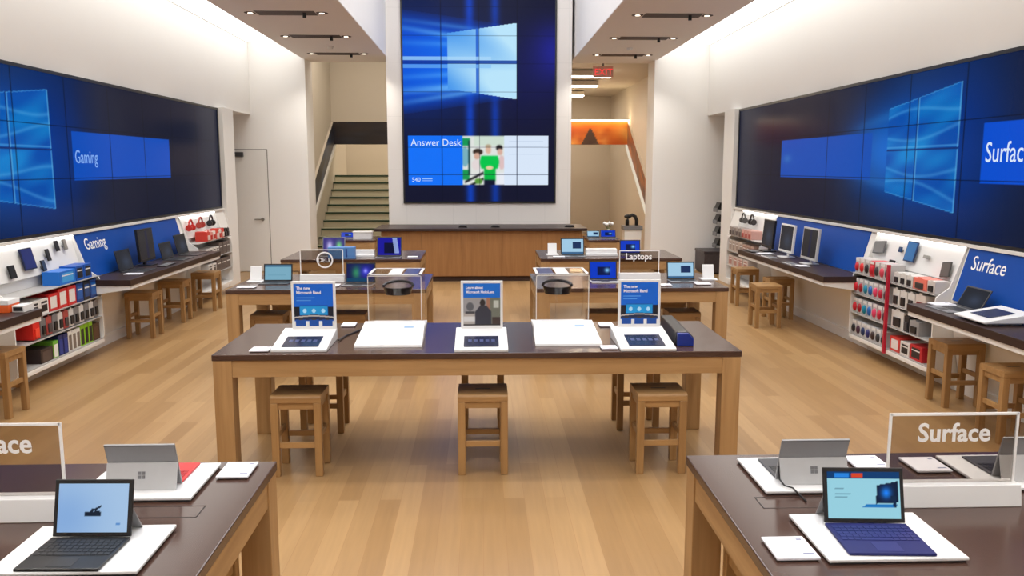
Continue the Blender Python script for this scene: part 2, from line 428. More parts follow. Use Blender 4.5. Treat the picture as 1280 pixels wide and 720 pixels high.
# ================================================================== VIDEO WALLS
def logo(img, U, W, tL, tM, tR, zc, hL, hR, c1, c2, edge, gap=.018):
    k = np.clip((U - tL) / (tR - tL), 0, 1); h = hL + (hR - hL) * k
    ins = (U > tL) & (U < tR) & (np.abs(W - zc) < h)
    d = (W - zc) / h
    n = np.clip(.45 + .35 * np.sin(d * 7 + U * 2.2) + .3 * np.sin(d * 3 - U * 5 + 1) + .25 * np.sin((W - .45 * U) * 21), 0, 1) * (.55 + .45 * (1 - np.abs(d)))
    pane = np.array(c1)[None, None] * (1 - n[..., None]) + np.array(c2)[None, None] * n[..., None]
    img = img * (1 - ins[..., None] * .88) + pane * ins[..., None] * .88
    ed = ins & ((np.abs(U - tR) < gap) | (np.abs(U - tM - gap * 1.8) < gap * .7) | (np.abs(U - tL) < gap * .7))
    img = put(img, ed, edge, .65)
    ed2 = ins & ((np.abs(np.abs(W - zc) - h) < gap * .8) | (np.abs(W - zc - gap * 2.4) < gap))
    img = put(img, ed2, edge, .45)
    for q in (-.75, -.4, .3, .7):
        img = put(img, ins * np.exp(-((d - q - .12 * np.sin(U * 3 + q * 9)) / .035) ** 2), edge, .4)
    gp = ins & ((np.abs(U - tM) < gap) | (np.abs(W - zc) < gap))
    return put(img, gp, (8, 36, 100), .85)
def side_content(t0, cfg):
    def fn(U, W):
        T = U + t0; Z = W + 1.25
        img = fill(U, (14, 22, 46))
        tR = cfg['tR']; tM, tL = tR - .69, tR - 1.24
        img = put(img, glow(T, Z, tR - .55, 2.0, 1.05, .72), (0, 66, 165), .9)
        img = put(img, glow(T, Z, tR - 1.3, 2.0, .8, .42), (10, 110, 215), .8)
        img = put(img, glow(T, Z, tR + .1, 2.05, .55, .8), (0, 44, 130), .5)
        beam = np.exp(-((np.abs(Z - 2.0) - .33 - .12 * (T - tL)) / .05) ** 2) * (T < tR) * np.clip((T - tR + 2.3) / 2.0, 0, 1)
        img = put(img, beam, (60, 150, 225), .45)
        img = logo(img, T, Z, tL, tM, tR, 2.0, .40, .545, (2, 76, 168), (16, 134, 206), (96, 170, 222), .011)
        for (a, b, c) in cfg['tiles']:
            img = put(img, rect(T, Z, a, b, 1.715, 2.19), c)
        if cfg.get('smear'): img = put(img, glow(T, Z, -10.9, 1.95, .14, .05), (70, 116, 190), .7)
        for s_ in np.arange(-14.0, 14.1, .92) + cfg['seam']:
            img = put(img, np.abs(T - s_) < .009, (4, 8, 20), .6)
        for z_ in (1.735, 2.225):
            img = put(img, np.abs(Z - z_) < .006, (4, 8, 20), .6)
        return img
    return fn
for s, side in ((-1, 'left'), (1, 'right')):
    y0, y1 = 3.0, 13.03
    t = thing('video_wall', 'long blue video wall filling the %s side wall, showing a glowing four-pane window' % side, 'screen', (s * 4.0, 0, 1.22), 0, 'side video walls')
    mb = MB(); mb.box(0, -s * .03, y0, y1, 0, 1.50)
    for (a, b, c, d_) in ((y0, y1, 0, .03), (y0, y1, 1.47, 1.50), (y0, y0 + .04, .03, 1.47), (y1 - .04, y1, .03, 1.47)):
        mb.box(-s * .03, -s * .042, a, b, c, d_)
    obj('frame', mb, BLACK, t)
    wd = y1 - y0 - .08
    if s < 0:
        t0 = y0 + .04; cfg = dict(tR=8.0, far=1, far0=11.0, seam=6.69, tiles=[(8.40, 10.98, (0, 74, 182))])
        B = basis((.033, y0 + .04, .03), (0, 1, 0), ZU)
        text('caption', 'Gaming', .185, emit('pale_blue_lettering', (130, 172, 236), 1), basis((.036, 8.44, .66), (0, 1, 0), ZU), t, .86)
    else:
        t0 = -(y1 - .04); cfg = dict(tR=-6.96, far=-1, far0=11.2, seam=-6.69, tiles=[(-11.12, -8.53, (0, 74, 176)), (-6.60, -4.0, (0, 76, 204))], smear=True)
        B = basis((-.033, y1 - .04, .03), (0, -1, 0), ZU)
        text('caption', 'Surface', .225, TXTE, basis((-.036, 6.56, .66), (0, -1, 0), ZU), t, .86)
    picture('display', wd, 1.44, 520, 170, side_content(t0, cfg), SCREEN, B, t)

def tall_content(U, W):
    X = U - 1.29; Z = W + 1.25
    img = fill(U, (18, 20, 44))
    img = put(img, glow(X, Z, -1.1, 3.6, 1.2, 1.0), (2, 52, 160), .75)
    img = put(img, glow(X, Z, 1.25, 3.75, .35, .45), (34, 40, 190), .75)
    img = put(img, glow(X, Z, .9, 3.4, .7, .8), (22, 26, 100), .5)
    for xc, a in ((-.16, 1.0), (.27, .8)):
        img = put(img, np.exp(-((X - xc) / .075) ** 2) * np.clip(np.abs(Z - 3.6) / .8, .2, 1), (10, 74, 220), .75 * a)
    # light fanning out to the left of the window
    k = np.clip((-.5 - X) / .8, 0, 1); far = np.clip((.635 - X) / 1.9, 0, 1); dz = Z - 3.6
    fan = .60 + .26 * far
    img = put(img, np.clip(1.15 - (np.abs(dz) / fan) ** 3, 0, 1) * (np.abs(dz) < fan) * (X < .635), (4, 74, 214), .9)
    img = put(img, np.clip(1 - (np.abs(dz) / .5) ** 4, 0, 1) * (X < -.5) * (.45 + .55 * (1 - k)), (14, 110, 240), .8)
    for o0, sp, wd_, al in ((.44, .30, .05, .6), (.30, .05, .05, .35), (-.20, -.12, .05, .4), (-.42, -.14, .07, .75), (-.55, -.30, .05, .5), (.60, .22, .04, .3)):
        bb = np.exp(-((dz - o0 - sp * (far - .6)) / wd_) ** 2) * (X < .2) * np.clip((.5 - X) / .8, 0, 1)
        img = put(img, bb * (1 - .55 * k), (120, 196, 252), al)
    kk = np.clip((X + .535) / 1.17, 0, 1); h = .46 + .17 * kk
    ins = (X > -.535) & (X < .635) & (np.abs(Z - 3.62) < h)
    mixv = np.clip(.25 + .9 * kk + .25 * np.sin(Z * 6 + X * 3), 0, 1)[..., None]
    img = np.where(ins[..., None], np.array((70, 150, 235)) * (1 - mixv) + np.array((185, 228, 250)) * mixv, img)
    img = put(img, (np.abs(X + .03) < .03) & ins, (20, 80, 200), .75)
    img = put(img, (np.abs(Z - 3.60) < .03) & (X < .64), (10, 50, 150), .8)
    img = put(img, (np.abs(Z - 3.665) < .03) & (X < .2), (170, 215, 250), .75)
    img = put(img, (np.abs(Z - 3.535) < .025) & (X < .2), (130, 190, 245), .6)
    # banner
    img = put(img, rect(X, Z, -1.225, 1.19, 1.537, 2.372), (216, 230, 248))
    img = put(img, rect(X, Z, -1.225, -.30, 1.537, 2.372), (16, 112, 246))
    ph = rect(X, Z, -.30, .42, 1.537, 2.372)
    img = put(img, ph, (222, 226, 222))
    P = lambda m, c: put(img, m & ph, c)
    img = P((Z > 2.2) & (X > -.1), (206, 222, 208)); img = P((Z < 1.75) & (X > .3), (232, 236, 244))
    img = P(rect(X, Z, -.30, -.16, 2.20, 2.34), (20, 150, 84)); img = P(rect(X, Z, -.30, -.17, 1.62, 1.80), (24, 150, 80)); img = P(ell(X, Z, -.25, 2.02, .07, .17), (120, 176, 190)); img = P(rect(X, Z, -.19, -.165, 1.7, 2.3), (20, 60, 60))
    img = P(ell(X, Z, -.03, 2.10, .085, .055), (56, 44, 36)); img = P(ell(X, Z, -.045, 2.03, .05, .06), (210, 168, 148)); img = P(ell(X, Z, -.06, 1.88, .08, .09), (226, 214, 214))
    img = P(ell(X, Z, .34, 2.17, .055, .05), (36, 32, 32)); img = P(ell(X, Z, .35, 2.10, .045, .06), (214, 172, 156)); img = P(ell(X, Z, .38, 1.92, .06, .12), (220, 190, 190))
    img = P(ell(X, Z, .15, 2.14, .05, .075), (216, 180, 156)); img = P(ell(X, Z, .15, 2.20, .05, .03), (180, 160, 130))
    img = P((np.abs(X - .17) < .17 - .25 * np.abs(Z - 1.93)) & (np.abs(Z - 1.93) < .11), (0, 196, 74)); img = P((np.abs(X - .18) < .10) & (Z > 1.60) & (Z < 1.86), (0, 182, 66)); img = P(ell(X, Z, .17, 1.83, .07, .035), (230, 206, 160))
    img = P(rect(X, Z, .08, .27, 1.537, 1.63), (16, 22, 46))
    for o_ in (1.50, 1.60): img = P((np.abs(Z - o_ - (X + .22) * .5) < .02) & (X < .07) & (X > -.26), (20, 22, 26))
    img = P(ell(X, Z, -.02, 1.60, .07, .05), (90, 150, 60))
    img = soften(img, ph, 3)
    for z_, a in ((2.27, .35), (2.18, .2), (2.05, .25)): img = put(img, rect(X, Z, .50, 1.1, z_, z_ + .015), (150, 170, 200), a)
    for z_ in (1.64, 1.60): img = put(img, rect(X, Z, -1.0, -.82, z_, z_ + .016), (190, 215, 250), .8)
    for s_ in (-.645, 0, .645): img = put(img, np.abs(X - s_) < .006, (6, 10, 30), .45)
    for z_ in np.arange(1.25, 5.9, .4655): img = put(img, np.abs(Z - z_) < .006, (6, 10, 30), .4)
    return img
t = thing('video_wall', 'tall blue video wall on the white pier above the counter', 'screen', (-.033, 14.7, 1.22))
obj('frame', MB().box(-1.32, 1.32, -.03, 0, 0, 4.86), BLACK, t)
picture('display', 2.58, 4.80, 258, 480, tall_content, painted('lit_tall_screen', True, 1.0), basis((-1.29, -.033, .03), XF, ZU), t)
text('caption', 'Answer Desk', .165, TXTE, basis((-1.18, -.036, .985), XF, ZU), t, .95)
text('caption', '540', .10, TXTE, basis((-1.17, -.036, .375), XF, ZU), t)

# ================================================================== COUNTER UNDER THE TALL SCREEN
t = thing('service_counter', 'long brown wooden counter with a dark top beneath the tall screen', 'counter', (0, 13.55, 0))
obj('countertop', MB().box(-1.72, 1.70, -.06, 1.0, .82, .865), SHELFT, t, .004)
mb = MB()
for k in range(5): mb.box(-1.62 + k * .648, -1.62 + (k + 1) * .648 - .004, 0, .03, .09, .82)
obj('front_panel', mb, DESKZ, t)
obj('carcass', MB().box(-1.62, 1.61, .03, .95, .08, .82), DESKZ, t)
obj('kick_plate', MB().box(-1.58, 1.57, .05, .9, 0, .08), mat('kick_brown', (62, 40, 28), .6), t)
for x, wd_, lab in ((-.31, .15, 'small dark flat device on the counter, below the left part of the tall screen'), (.22, .16, 'small dark flat device on the counter, below the middle of the tall screen'), (1.44, .17, 'small dark flat device at the right end of the counter')):
    t = thing('card_reader', lab, 'card reader', (x, 13.8, .865), 0, 'devices on the counter')
    obj('body', MB().prism([(-wd_ / 2, 0), (wd_ / 2, 0), (wd_ / 2 - .03, .035), (-wd_ / 2 + .03, .035)], -.06, .06), BLACK, t, .006); obj('cable', MB().tube([(0, .05, .01), (.02, .1, .008), (.06, .14, .008)], .006), BLACK, t)

# ================================================================== STAIRS AND HALL
t = thing('staircase', 'wide stairs with dark green edged treads climbing behind the left opening', 'stairs', (0, 18.2, 0))
TREAD = mat('stair_tread_stone', (176, 178, 156), .35); RISE = mat('stair_riser', (206, 198, 176), .5); NOSE = mat('stair_nosing_green', (40, 66, 50), .35)
for k in range(10):
    obj('riser', MB().box(-3.56, -.16, .285 * k, .285 * k + .30, 0 if k == 0 else .165 * k - .02, .165 * (k + 1) - .03), RISE, t)
    obj('tread', MB().box(-3.56, -.16, .285 * k - .02, .285 * k + .29, .165 * (k + 1) - .03, .165 * (k + 1)), TREAD, t, .004)
    obj('nosing', MB().box(-3.56, -.16, .285 * k - .026, .285 * k - .02, .165 * (k + 1) - .038, .165 * (k + 1) + .002), NOSE, t)
obj('landing', MB().box(-3.56, -.16, 2.85, 4.39, 1.4, 1.60), RISE, t)
def mural(img, U, W, seed, cs, freq):
    r = np.random.RandomState(seed)
    for i in range(60):
        img = put(img, glow(U, W, r.uniform(0, U.max()), r.uniform(0, .53), r.uniform(.05, freq), r.uniform(.03, .16)), cs[r.randint(len(cs))], r.uniform(.3, .9))
    return img
def dark_fn(U, W): return mural(fill(U, (40, 32, 34)), U, W, 3, [(24, 20, 24), (62, 48, 46), (36, 40, 56), (52, 36, 34)], .4)
def orange_fn(U, W):
    img = mural(fill(U, (214, 118, 40)), U, W, 5, [(236, 160, 70), (190, 86, 24), (240, 190, 110), (160, 70, 30)], .25)
    return put(img, (np.abs(U - 2.45) < .02 + .2 * np.clip((.38 - W) / .38, 0, 1)) & (W < .38), (62, 48, 44), .9)
def slope_fn_l(U, W): return mural(fill(U, (44, 38, 44)), U, W, 6, [(60, 84, 120), (30, 28, 34), (50, 66, 100)], .4)
def slope_fn_r(U, W): return mural(fill(U, (150, 92, 60)), U, W, 8, [(200, 120, 60), (110, 74, 62), (90, 70, 66)], .4)
for s, side, f1, f2, lab in ((-1, 'left', dark_fn, slope_fn_l, 'dark picture band running up the stair wall behind the left opening'), (1, 'right', orange_fn, slope_fn_r, 'orange picture band running up the wall behind the right opening')):
    t = thing('mural_band', lab, 'mural', (s * 3.57, 20.5, 0))
    L_ = 3.4
    obj('backing', MB().box(0, -s * L_, -.04, .0 if s < 0 else .25, 2.38, 2.91), HALLW, t)
    x0 = -3.56 + 3.57 if s < 0 else -L_
    picture('picture_panel', L_ - .01, .53, 120, 30, f1, PRINT, basis((0.01 if s < 0 else -L_, -.045, 2.38), XF, ZU), t)
    # sloping length along the side wall
    yl, zl, zh = -2.6, 1.38 - .42, 2.38
    dirv = V((0, -2.55, -1.42))
    mb = MB(); mb.hexa([(0, -.04, 2.38), (-s * .05, -.04, 2.38), (-s * .05, -2.59, .96), (0, -2.59, .96)], [(0, -.04, 2.91), (-s * .05, -.04, 2.91), (-s * .05, -2.59, 1.49), (0, -2.59, 1.49)])
    obj('backing', mb, HALLW, t)
    if s < 0:
        B = Matrix(((0, 0, 1, .054), (2.55 / 2.919, 0, 0, -2.59), (1.42 / 2.919, 1, 0, .96), (0, 0, 0, 1)))
    else:
        B = Matrix(((0, 0, 1, -.054), (-2.55 / 2.919, 0, 0, -.04), (-1.42 / 2.919, 1, 0, 2.38), (0, 0, 0, 1)))
    picture('picture_panel', 2.919, .53, 90, 30, f2, PRINT, B, t)
    mb = MB()
    mb.hexa([(0, .0, 2.31), (-s * .09, 0, 2.31), (-s * .09, -2.85, .72), (0, -2.85, .72)], [(0, 0, 2.38), (-s * .09, 0, 2.38), (-s * .09, -2.85, .79), (0, -2.85, .79)])
    obj('handrail', mb, emit('rail_added_glow', (255, 240, 214), .75) if s > 0 else TRIMW, t)  # plain white rail; on the right its brightness is put in as emission
    if s > 0:
        obj('light_strip', MB().box(-.02, -L_, -.14, .0, 2.93, 2.96), emit('mural_glow', (255, 226, 180), 9.0), t)
t = thing('pedestal', 'white pedestal with a grey top in the right opening', 'pedestal', (2.86, 15.95, 0))
obj('body', MB().box(-.16, .16, -.14, .14, 0, .66), TRIMW, t, .006); obj('top_slab', MB().box(-.18, .18, -.16, .16, .66, .74), MIDG, t, .005)
mb = MB(); mb.tube([(-.09, 0, 0), (-.09, 0, .10), (-.06, 0, .17), (0, 0, .2), (.06, 0, .17), (.09, 0, .10), (.09, 0, 0)], .035, 10); mb.sphere((-.08, 0, .17), .06, 1.2, .8, .7)
o = obj('sculpture', mb, BLACK, None, smooth=True); o.location = (2.86, 15.95, .74); tag(o, 'small black arched sculpture on the pedestal in the right opening', 'sculpture')
# right alcove contents
t = thing('storage_bench', 'low dark speckled bench in the right alcove beside the back wall', 'bench', (4.2, 14.6, 0))
obj('body', MB().box(-.36, .8, -.28, .34, 0.03, .36), mat('dark_granite', (70, 62, 64), .5, var=.35, scale=40), t, .006); obj('top', MB().box(-.37, .81, -.29, .35, .36, .40), mat('dark_granite_top', (62, 54, 56), .4, var=.3, scale=40), t, .004); obj('plinth', MB().box(-.34, .78, -.26, .32, 0, .03), BLACK, t)
t = thing('magazine_rack', 'narrow dark rack of trays standing on the bench in the right alcove', 'rack', (4.22, 14.72, .40))
obj('post', MB().box(.06, .09, -.12, .12, 0, 1.62), DARKG, t)
for k in range(4): obj('tray', MB().prism([(-.10, .08 + .21 * k), (.06, .06 + .21 * k), (.06, .18 + .21 * k), (-.05, .20 + .21 * k)], -.12, .12), BLACK, t); obj('tray_front', MB().box(-.11, -.10, -.12, .12, .03 + .21 * k, .10 + .21 * k), MIDG, t)

# ================================================================== TABLES
def make_table(lab, x0, x1, y0, y1, z=.76, leg=.11, group='oak display tables'):
    cx, cy = (x0 + x1) / 2, (y0 + y1) / 2; hx, hy = (x1 - x0) / 2, (y1 - y0) / 2
    t = thing('display_table', lab, 'table', (cx, cy, 0), 0, group)
    obj('tabletop', MB().box(-hx, hx, -hy, hy, z - .036, z), TOPB, t, .004)
    e = .004
    for sx in (-1, 1):
        for sy in (-1, 1):
            xa, ya = sx * (hx - e), sy * (hy - e)
            obj('leg', MB().box(xa, xa - sx * leg, ya, ya - sy * leg, 0, z - .036), OAKZ, t, .003)
    for sy in (-1, 1):
        ya = sy * (hy - e - .006); obj('apron', MB().box(-hx + leg, hx - leg, ya, ya - sy * .03, z - .136, z - .036), OAKX, t)
    for sx in (-1, 1):
        xa = sx * (hx - e - .006); obj('apron', MB().box(xa, xa - sx * .03, -hy + leg, hy - leg, z - .136, z - .036), OAKY, t)
    return t
tbC = make_table('wide oak table in the middle of the floor, holding two clear cases', -1.575, 1.54, 4.83, 5.82)
tbFL = make_table('oak display table with a dark top in the near left corner', -2.55, -.765, 1.96, 3.025)
tbFR = make_table('oak display table with a dark top in the near right corner', .768, 2.55, 1.96, 3.034)
make_table('oak display table behind the middle table, left of the aisle', -2.28, -.50, 7.46, 8.55)
make_table('oak display table behind the middle table, right of the aisle', .485, 2.235, 7.46, 8.55)
make_table('third oak table back on the left, in front of the counter', -2.38, -.73, 9.95, 11.0)
make_table('third oak table back on the right, in front of the counter', .70, 2.4, 9.95, 11.0)
make_table('small far table left of the counter', -2.2, -1.60, 12.6, 13.35, leg=.08)
make_table('small far table right of the counter', 1.60, 2.10, 12.5, 13.3, leg=.08)
# cable hatches let into the front tables
HATCH = mat('hatch_line_dark', (26, 18, 17), .5)
for tb, x0 in ((tbFL, .45), (tbFR, -.45)):
    sg = -1 if x0 > 0 else 1
    mb = MB(); a, b = (x0 + .30, x0 - .12) if sg < 0 else (x0 - .30, x0 + .12)
    a = .765 if sg < 0 else -.765; b = a + sg * .42
    for (p, q, r, s_) in ((a, b, .03, .034), (a, b, .118, .122), (a, a + sg * .004, .03, .122), (b, b - sg * .004, .03, .122)): mb.box(p, q, r, s_, .7598, .7606)
    obj('cable_hatch', mb, HATCH, tb)

# ================================================================== STOOLS
def make_stool(lab, loc):
    t = thing('wooden_stool', lab, 'stool', loc, 0, 'square wooden stools')
    wx, wy, h, lg = .15, .14, .50, .045
    n = 6; pts = [(-wy, h - .045), (-wy, h - .02)] + [(-wy + .02 * (1 - math.cos(a)), h - .02 + .02 * math.sin(a)) for a in [math.pi / 2 * i / n for i in range(1, n + 1)]]
    pts += [(wy - .02 * (1 - math.cos(a)), h - .02 + .02 * math.sin(a)) for a in [math.pi / 2 * i / n for i in range(n, -1, -1)]] + [(wy, h - .045)]
    obj('seat', MB().prism(pts, -wx, wx, 0), SEATW, t, .002)
    obj('seat_slot', MB().box(-.045, .045, -.008, .008, h - .0005, h + .0006), BLACK, t)
    for sx in (-1, 1):
        for sy in (-1, 1):
            obj('leg', MB().box(sx * wx, sx * (wx - lg), sy * wy, sy * (wy - lg), 0, h - .045), STW, t, .004)
    for sy in (-1, 1):
        obj('stretcher', MB().box(-wx + lg, wx - lg, sy * (wy - .012), sy * (wy - .034), .175, .21), SEATW, t, .002)
        obj('apron', MB().box(-wx + lg, wx - lg, sy * (wy - .010), sy * (wy - .032), h - .085, h - .045), SEATW, t)
    for sx in (-1, 1):
        obj('stretcher', MB().box(sx * (wx - .012), sx * (wx - .034), -wy + lg, wy - lg, .225, .26), STW, t, .002)
        obj('apron', MB().box(sx * (wx - .010), sx * (wx - .032), -wy + lg, wy - lg, h - .085, h - .045), STW, t)
    return t
ST = [(-1.11, 5.01, 'wooden stool tucked under the near side of the middle table, at its left'),
      (0.0, 5.0, 'wooden stool tucked under the near side of the middle table, at its centre'),
      (1.075, 4.98, 'wooden stool tucked under the near side of the middle table, at its right'),
      (-1.12, 5.84, 'wooden stool on the far side of the middle table, behind the left near stool'),
      (0.0, 5.90, 'wooden stool on the far side of the middle table, behind the centre near stool'),
      (1.095, 5.84, 'wooden stool on the far side of the middle table, behind the right near stool'),
      (-1.98, 7.80, 'wooden stool under the left table behind, at its outer end'), (-1.23, 7.80, 'wooden stool under the left table behind, at its aisle end'),
      (1.14, 7.80, 'wooden stool under the right table behind, at its aisle end'), (1.89, 7.80, 'wooden stool under the right table behind, at its outer end'),
      (-1.95, 8.5, 'wooden stool on the far side of the left table behind, at its outer end'), (1.92, 8.5, 'wooden stool on the far side of the right table behind, at its outer end'),
      (-3.70, 9.21, 'wooden stool under the gaming shelf, nearest of three'), (-3.70, 10.15, 'wooden stool under the gaming shelf, middle one of three'), (-3.58, 10.95, 'wooden stool under the gaming shelf, farthest of three'),
      (-3.63, 6.26, 'wooden stool at the left picture edge beside the merchandise wall'),
      (3.70, 6.30, 'wooden stool under the end of the near right shelf, below the grey laptop'), (3.60, 5.44, 'wooden stool at the right picture edge under the near right shelf'),
      (3.29, 9.55, 'wooden stool standing out in front of the far right shelf'), (3.63, 10.08, 'wooden stool tucked under the far right shelf behind another stool'), (3.54, 11.12, 'wooden stool at the far end of the far right shelf'),
      (1.03, 2.75, 'wooden stool under the near right table'), (-1.03, 2.75, 'wooden stool under the near left table')]
s0 = None
for x, y, lab in ST:
    if s0 is None: s0 = make_stool(lab, (x, y, 0))
    else: dup(s0, (x, y, 0), 0, lab)

# ================================================================== SIDE WALL FITTINGS
PX0, PX1 = 3.965, 3.85      # slanted board: x at the top and at shelf level
SL = V((PX0 - PX1, 0, .425)).normalized()
for s, side in ((-1, 'left'), (1, 'right')):
    struct('trim_rail_' + side, MB().box(s * 3.94, s * 4.0, 3.0, 13.06, 1.195, 1.222), TRIMW)
    for k, (ya, yb) in enumerate(((3.0, 6.68), (8.27, 11.12), (12.62, 13.06))):
        mb = MB(); mb.prism([(s * 4.0, 1.195), (s * PX0, 1.195), (s * PX1, .775), (s * PX1, .66), (s * 3.96, .10), (s * 3.93, .10), (s * 3.93, 0), (s * 4.0, 0)], ya, yb)
        struct('wall_%s_lower_%s' % (side, ('near', 'middle', 'far')[k]), mb, TRIMW)
    def plate(name, lab, ya, yb, caption):
        t = thing(name, lab, 'sign', (0, 0, 0))
        e = .012
        mb = MB(); mb.prism([(s * PX0, 1.19), (s * (PX0 - e), 1.19), (s * (PX1 - e), .765), (s * PX1, .765)], ya, yb)
        obj('board', mb, BLUEP, t)
        if caption:
            o0 = V((PX1 - e, 0, .765)) + SL * .275; xd = (0, -s, 0)
            o0 = (s * (o0.x - .002), (ya + .13) if s < 0 else (yb - .10), o0.z)
            text('caption', caption, .165, TXT, basis(o0, (0, -s, 0), (s * SL.x, 0, SL.z)), t, .92)
        return t
    if s < 0:
        plate('blue_sign_board', 'blue slanted board lettered Gaming behind the left wall shelf', 8.28, 11.0, 'Gaming')
    else:
        plate('blue_sign_board', 'plain blue slanted board behind the far right wall shelf', 8.40, 11.12, None)
        plate('blue_sign_board', 'blue slanted board lettered Surface behind the near right shelf', 3.6, 6.65, 'Surface')
    for (ya, yb, lab) in ((8.18, 11.02, 'dark wall shelf with a white underside, far one on the %s wall' % side), (3.3, 6.53, 'dark wall shelf with a white underside, near one on the %s wall' % side)):
        t = thing('wall_shelf', lab, 'shelf', (0, 0, 0), 0, 'dark wall shelves')
        mb = MB(); mb.prism([(s * 3.40, .70), (s * 3.40, .76), (s * 3.84, .76), (s * 3.84, .70)], ya, yb)
        obj('shelf_top', mb, SHELFT, t, .003)
        mb = MB(); mb.prism([(s * 3.41, .70), (s * 3.41, .665), (s * 3.86, .60), (s * 3.86, .70)], ya + .01, yb - .01)
        obj('underside', mb, TRIMW, t)
    # merchandise bays
    for (ya, yb, nm) in ((6.69, 8.26, 'near'), (11.13, 12.61, 'far')):
        t = thing('merchandise_bay', 'white merchandise bay with shelves, %s one on the %s wall' % (nm, side), 'display bay', (0, 0, 0), 0, 'white merchandise bays')
        mb = MB(); mb.prism([(s * 4.0, 1.195), (s * (PX0 + .01), 1.195), (s * (PX1 + .05), .90), (s * 3.94, .88), (s * 3.96, .12), (s * 4.0, .12)], ya, yb)
        obj('back_panel', mb, WHITE, t)
        for q in (ya, yb - .015):
            mb = MB(); mb.prism([(s * 4.0, 1.195), (s * (PX0 - .01), 1.195), (s * (PX1 - .012), .86), (s * 3.73, .78), (s * 3.715, .70), (s * 3.715, .20), (s * 3.735, .155), (s * 3.78, .135), (s * 4.0, .12)], q, q + .015)
            obj('side_cheek', mb, TRIMW, t)
        obj('plinth', MB().box(s * 3.93, s * 4.0, ya, yb, 0, .12), TRIMW, t)
        obj('bottom_fascia', MB().box(s * 3.716, s * 3.955, ya + .016, yb - .016, .136, .174), TRIMW, t, .004)
        for z in ((.80, .60, .40, .185) if nm == 'near' else (.84, .60, .38)):
            obj('bay_shelf', MB().box(s * 3.72, s * 3.955, ya + .016, yb - .016, z - .008, z), mat('shelf_light_grey', (176, 174, 172), .4), t)
        mb = MB(); mb.box(s * 3.945, s * 3.955, ya + .02, yb - .02, 1.182, 1.192)
        obj('light_strip', mb, emit('bay_light_strip', (255, 255, 250), 9), t)

# ------------------------------------------------------------------ packaged goods
PC = {}
def cm(rgb): 
    k = 'pack_%d_%d_%d' % rgb
    return mat(k, rgb, .4, .4, var=.03)
def pack(s, lab, y, z, wy, dx, h, c, c2, group, kind='box', xf=3.735):
    """a package standing on a bay shelf, its face towards the room"""
    key = (wy, dx, h, c, c2, kind, s)
    nm, cat = {'box': ('product_box', 'box'), 'mouse': ('mouse_pack', 'pack'), 'hang': ('blister_pack', 'pack'), 'case': ('game_case', 'case')}[kind]
    if key not in PC:
        o0 = thing(nm, lab, cat, (0, 0, 0), 0, group)
        obj('carton', MB().box(0, s * dx, -wy / 2, wy / 2, 0, h), cm(c), o0, .002)
        mb = MB()
        if kind == 'mouse':
            mb.sphere((-s * .004, 0, h * .42), .03, .7, wy * .36 / .03, h * .3 / .03, 10, 7); obj('mouse', mb, cm(c2), o0, smooth=True)
            obj('card_top', MB().box(-s * .002, 0, -wy * .42, wy * .42, h * .80, h * .97), WHITE, o0)
        elif kind == 'hang':
            mb.box(-s * .012, 0, -wy * .28, wy * .28, h * .12, h * .62); obj('blister', mb, cm(c2), o0, .003)
            obj('hang_tab', MB().box(s * .001, s * .004, -wy * .15, wy * .15, h, h * 1.1), cm(c), o0)
        elif kind == 'case':
            obj('cover', MB().box(-s * .0015, 0, -wy * .36, wy * .36, h * .06, h * .80), cm(c2), o0)
        else:
            obj('print_panel', MB().box(-s * .0015, 0, -wy * .34, wy * .34, h * .16, h * .84), cm(c2), o0)
            obj('label_stripe', MB().box(-s * .002, -s * .0012, -wy * .34, wy * .34, h * .62, h * .70), WHITE, o0)
        PC[key] = o0; o0.location = (s * xf, y, z + .001)
        return o0
    return dup(PC[key], (s * xf, y, z + .001), 0, lab, group)

def row(s, rowname, z, items, start, kind, group, gap=.006, xf=3.735):
    """items from the far end of the bay towards the viewer"""
    y = start
    names = {}
    for it in items:
        cn, c, c2, wy, dx, h = it
        y -= wy / 2
        k = names.get(cn, 0); names[cn] = k + 1
        total = sum(1 for q in items if q[0] == cn)
        which = '' if total == 1 else (', %s such from the far end' % ORD[k])
        pack(s, '%s %s%s' % (cn, rowname, which), y, z, wy, dx, h, c, c2, group, kind, xf)
        y -= wy / 2 + gap
R_, B_, K_, G_, W_ = (196, 34, 34), (18, 84, 176), (30, 30, 34), (120, 182, 30), (228, 228, 228)
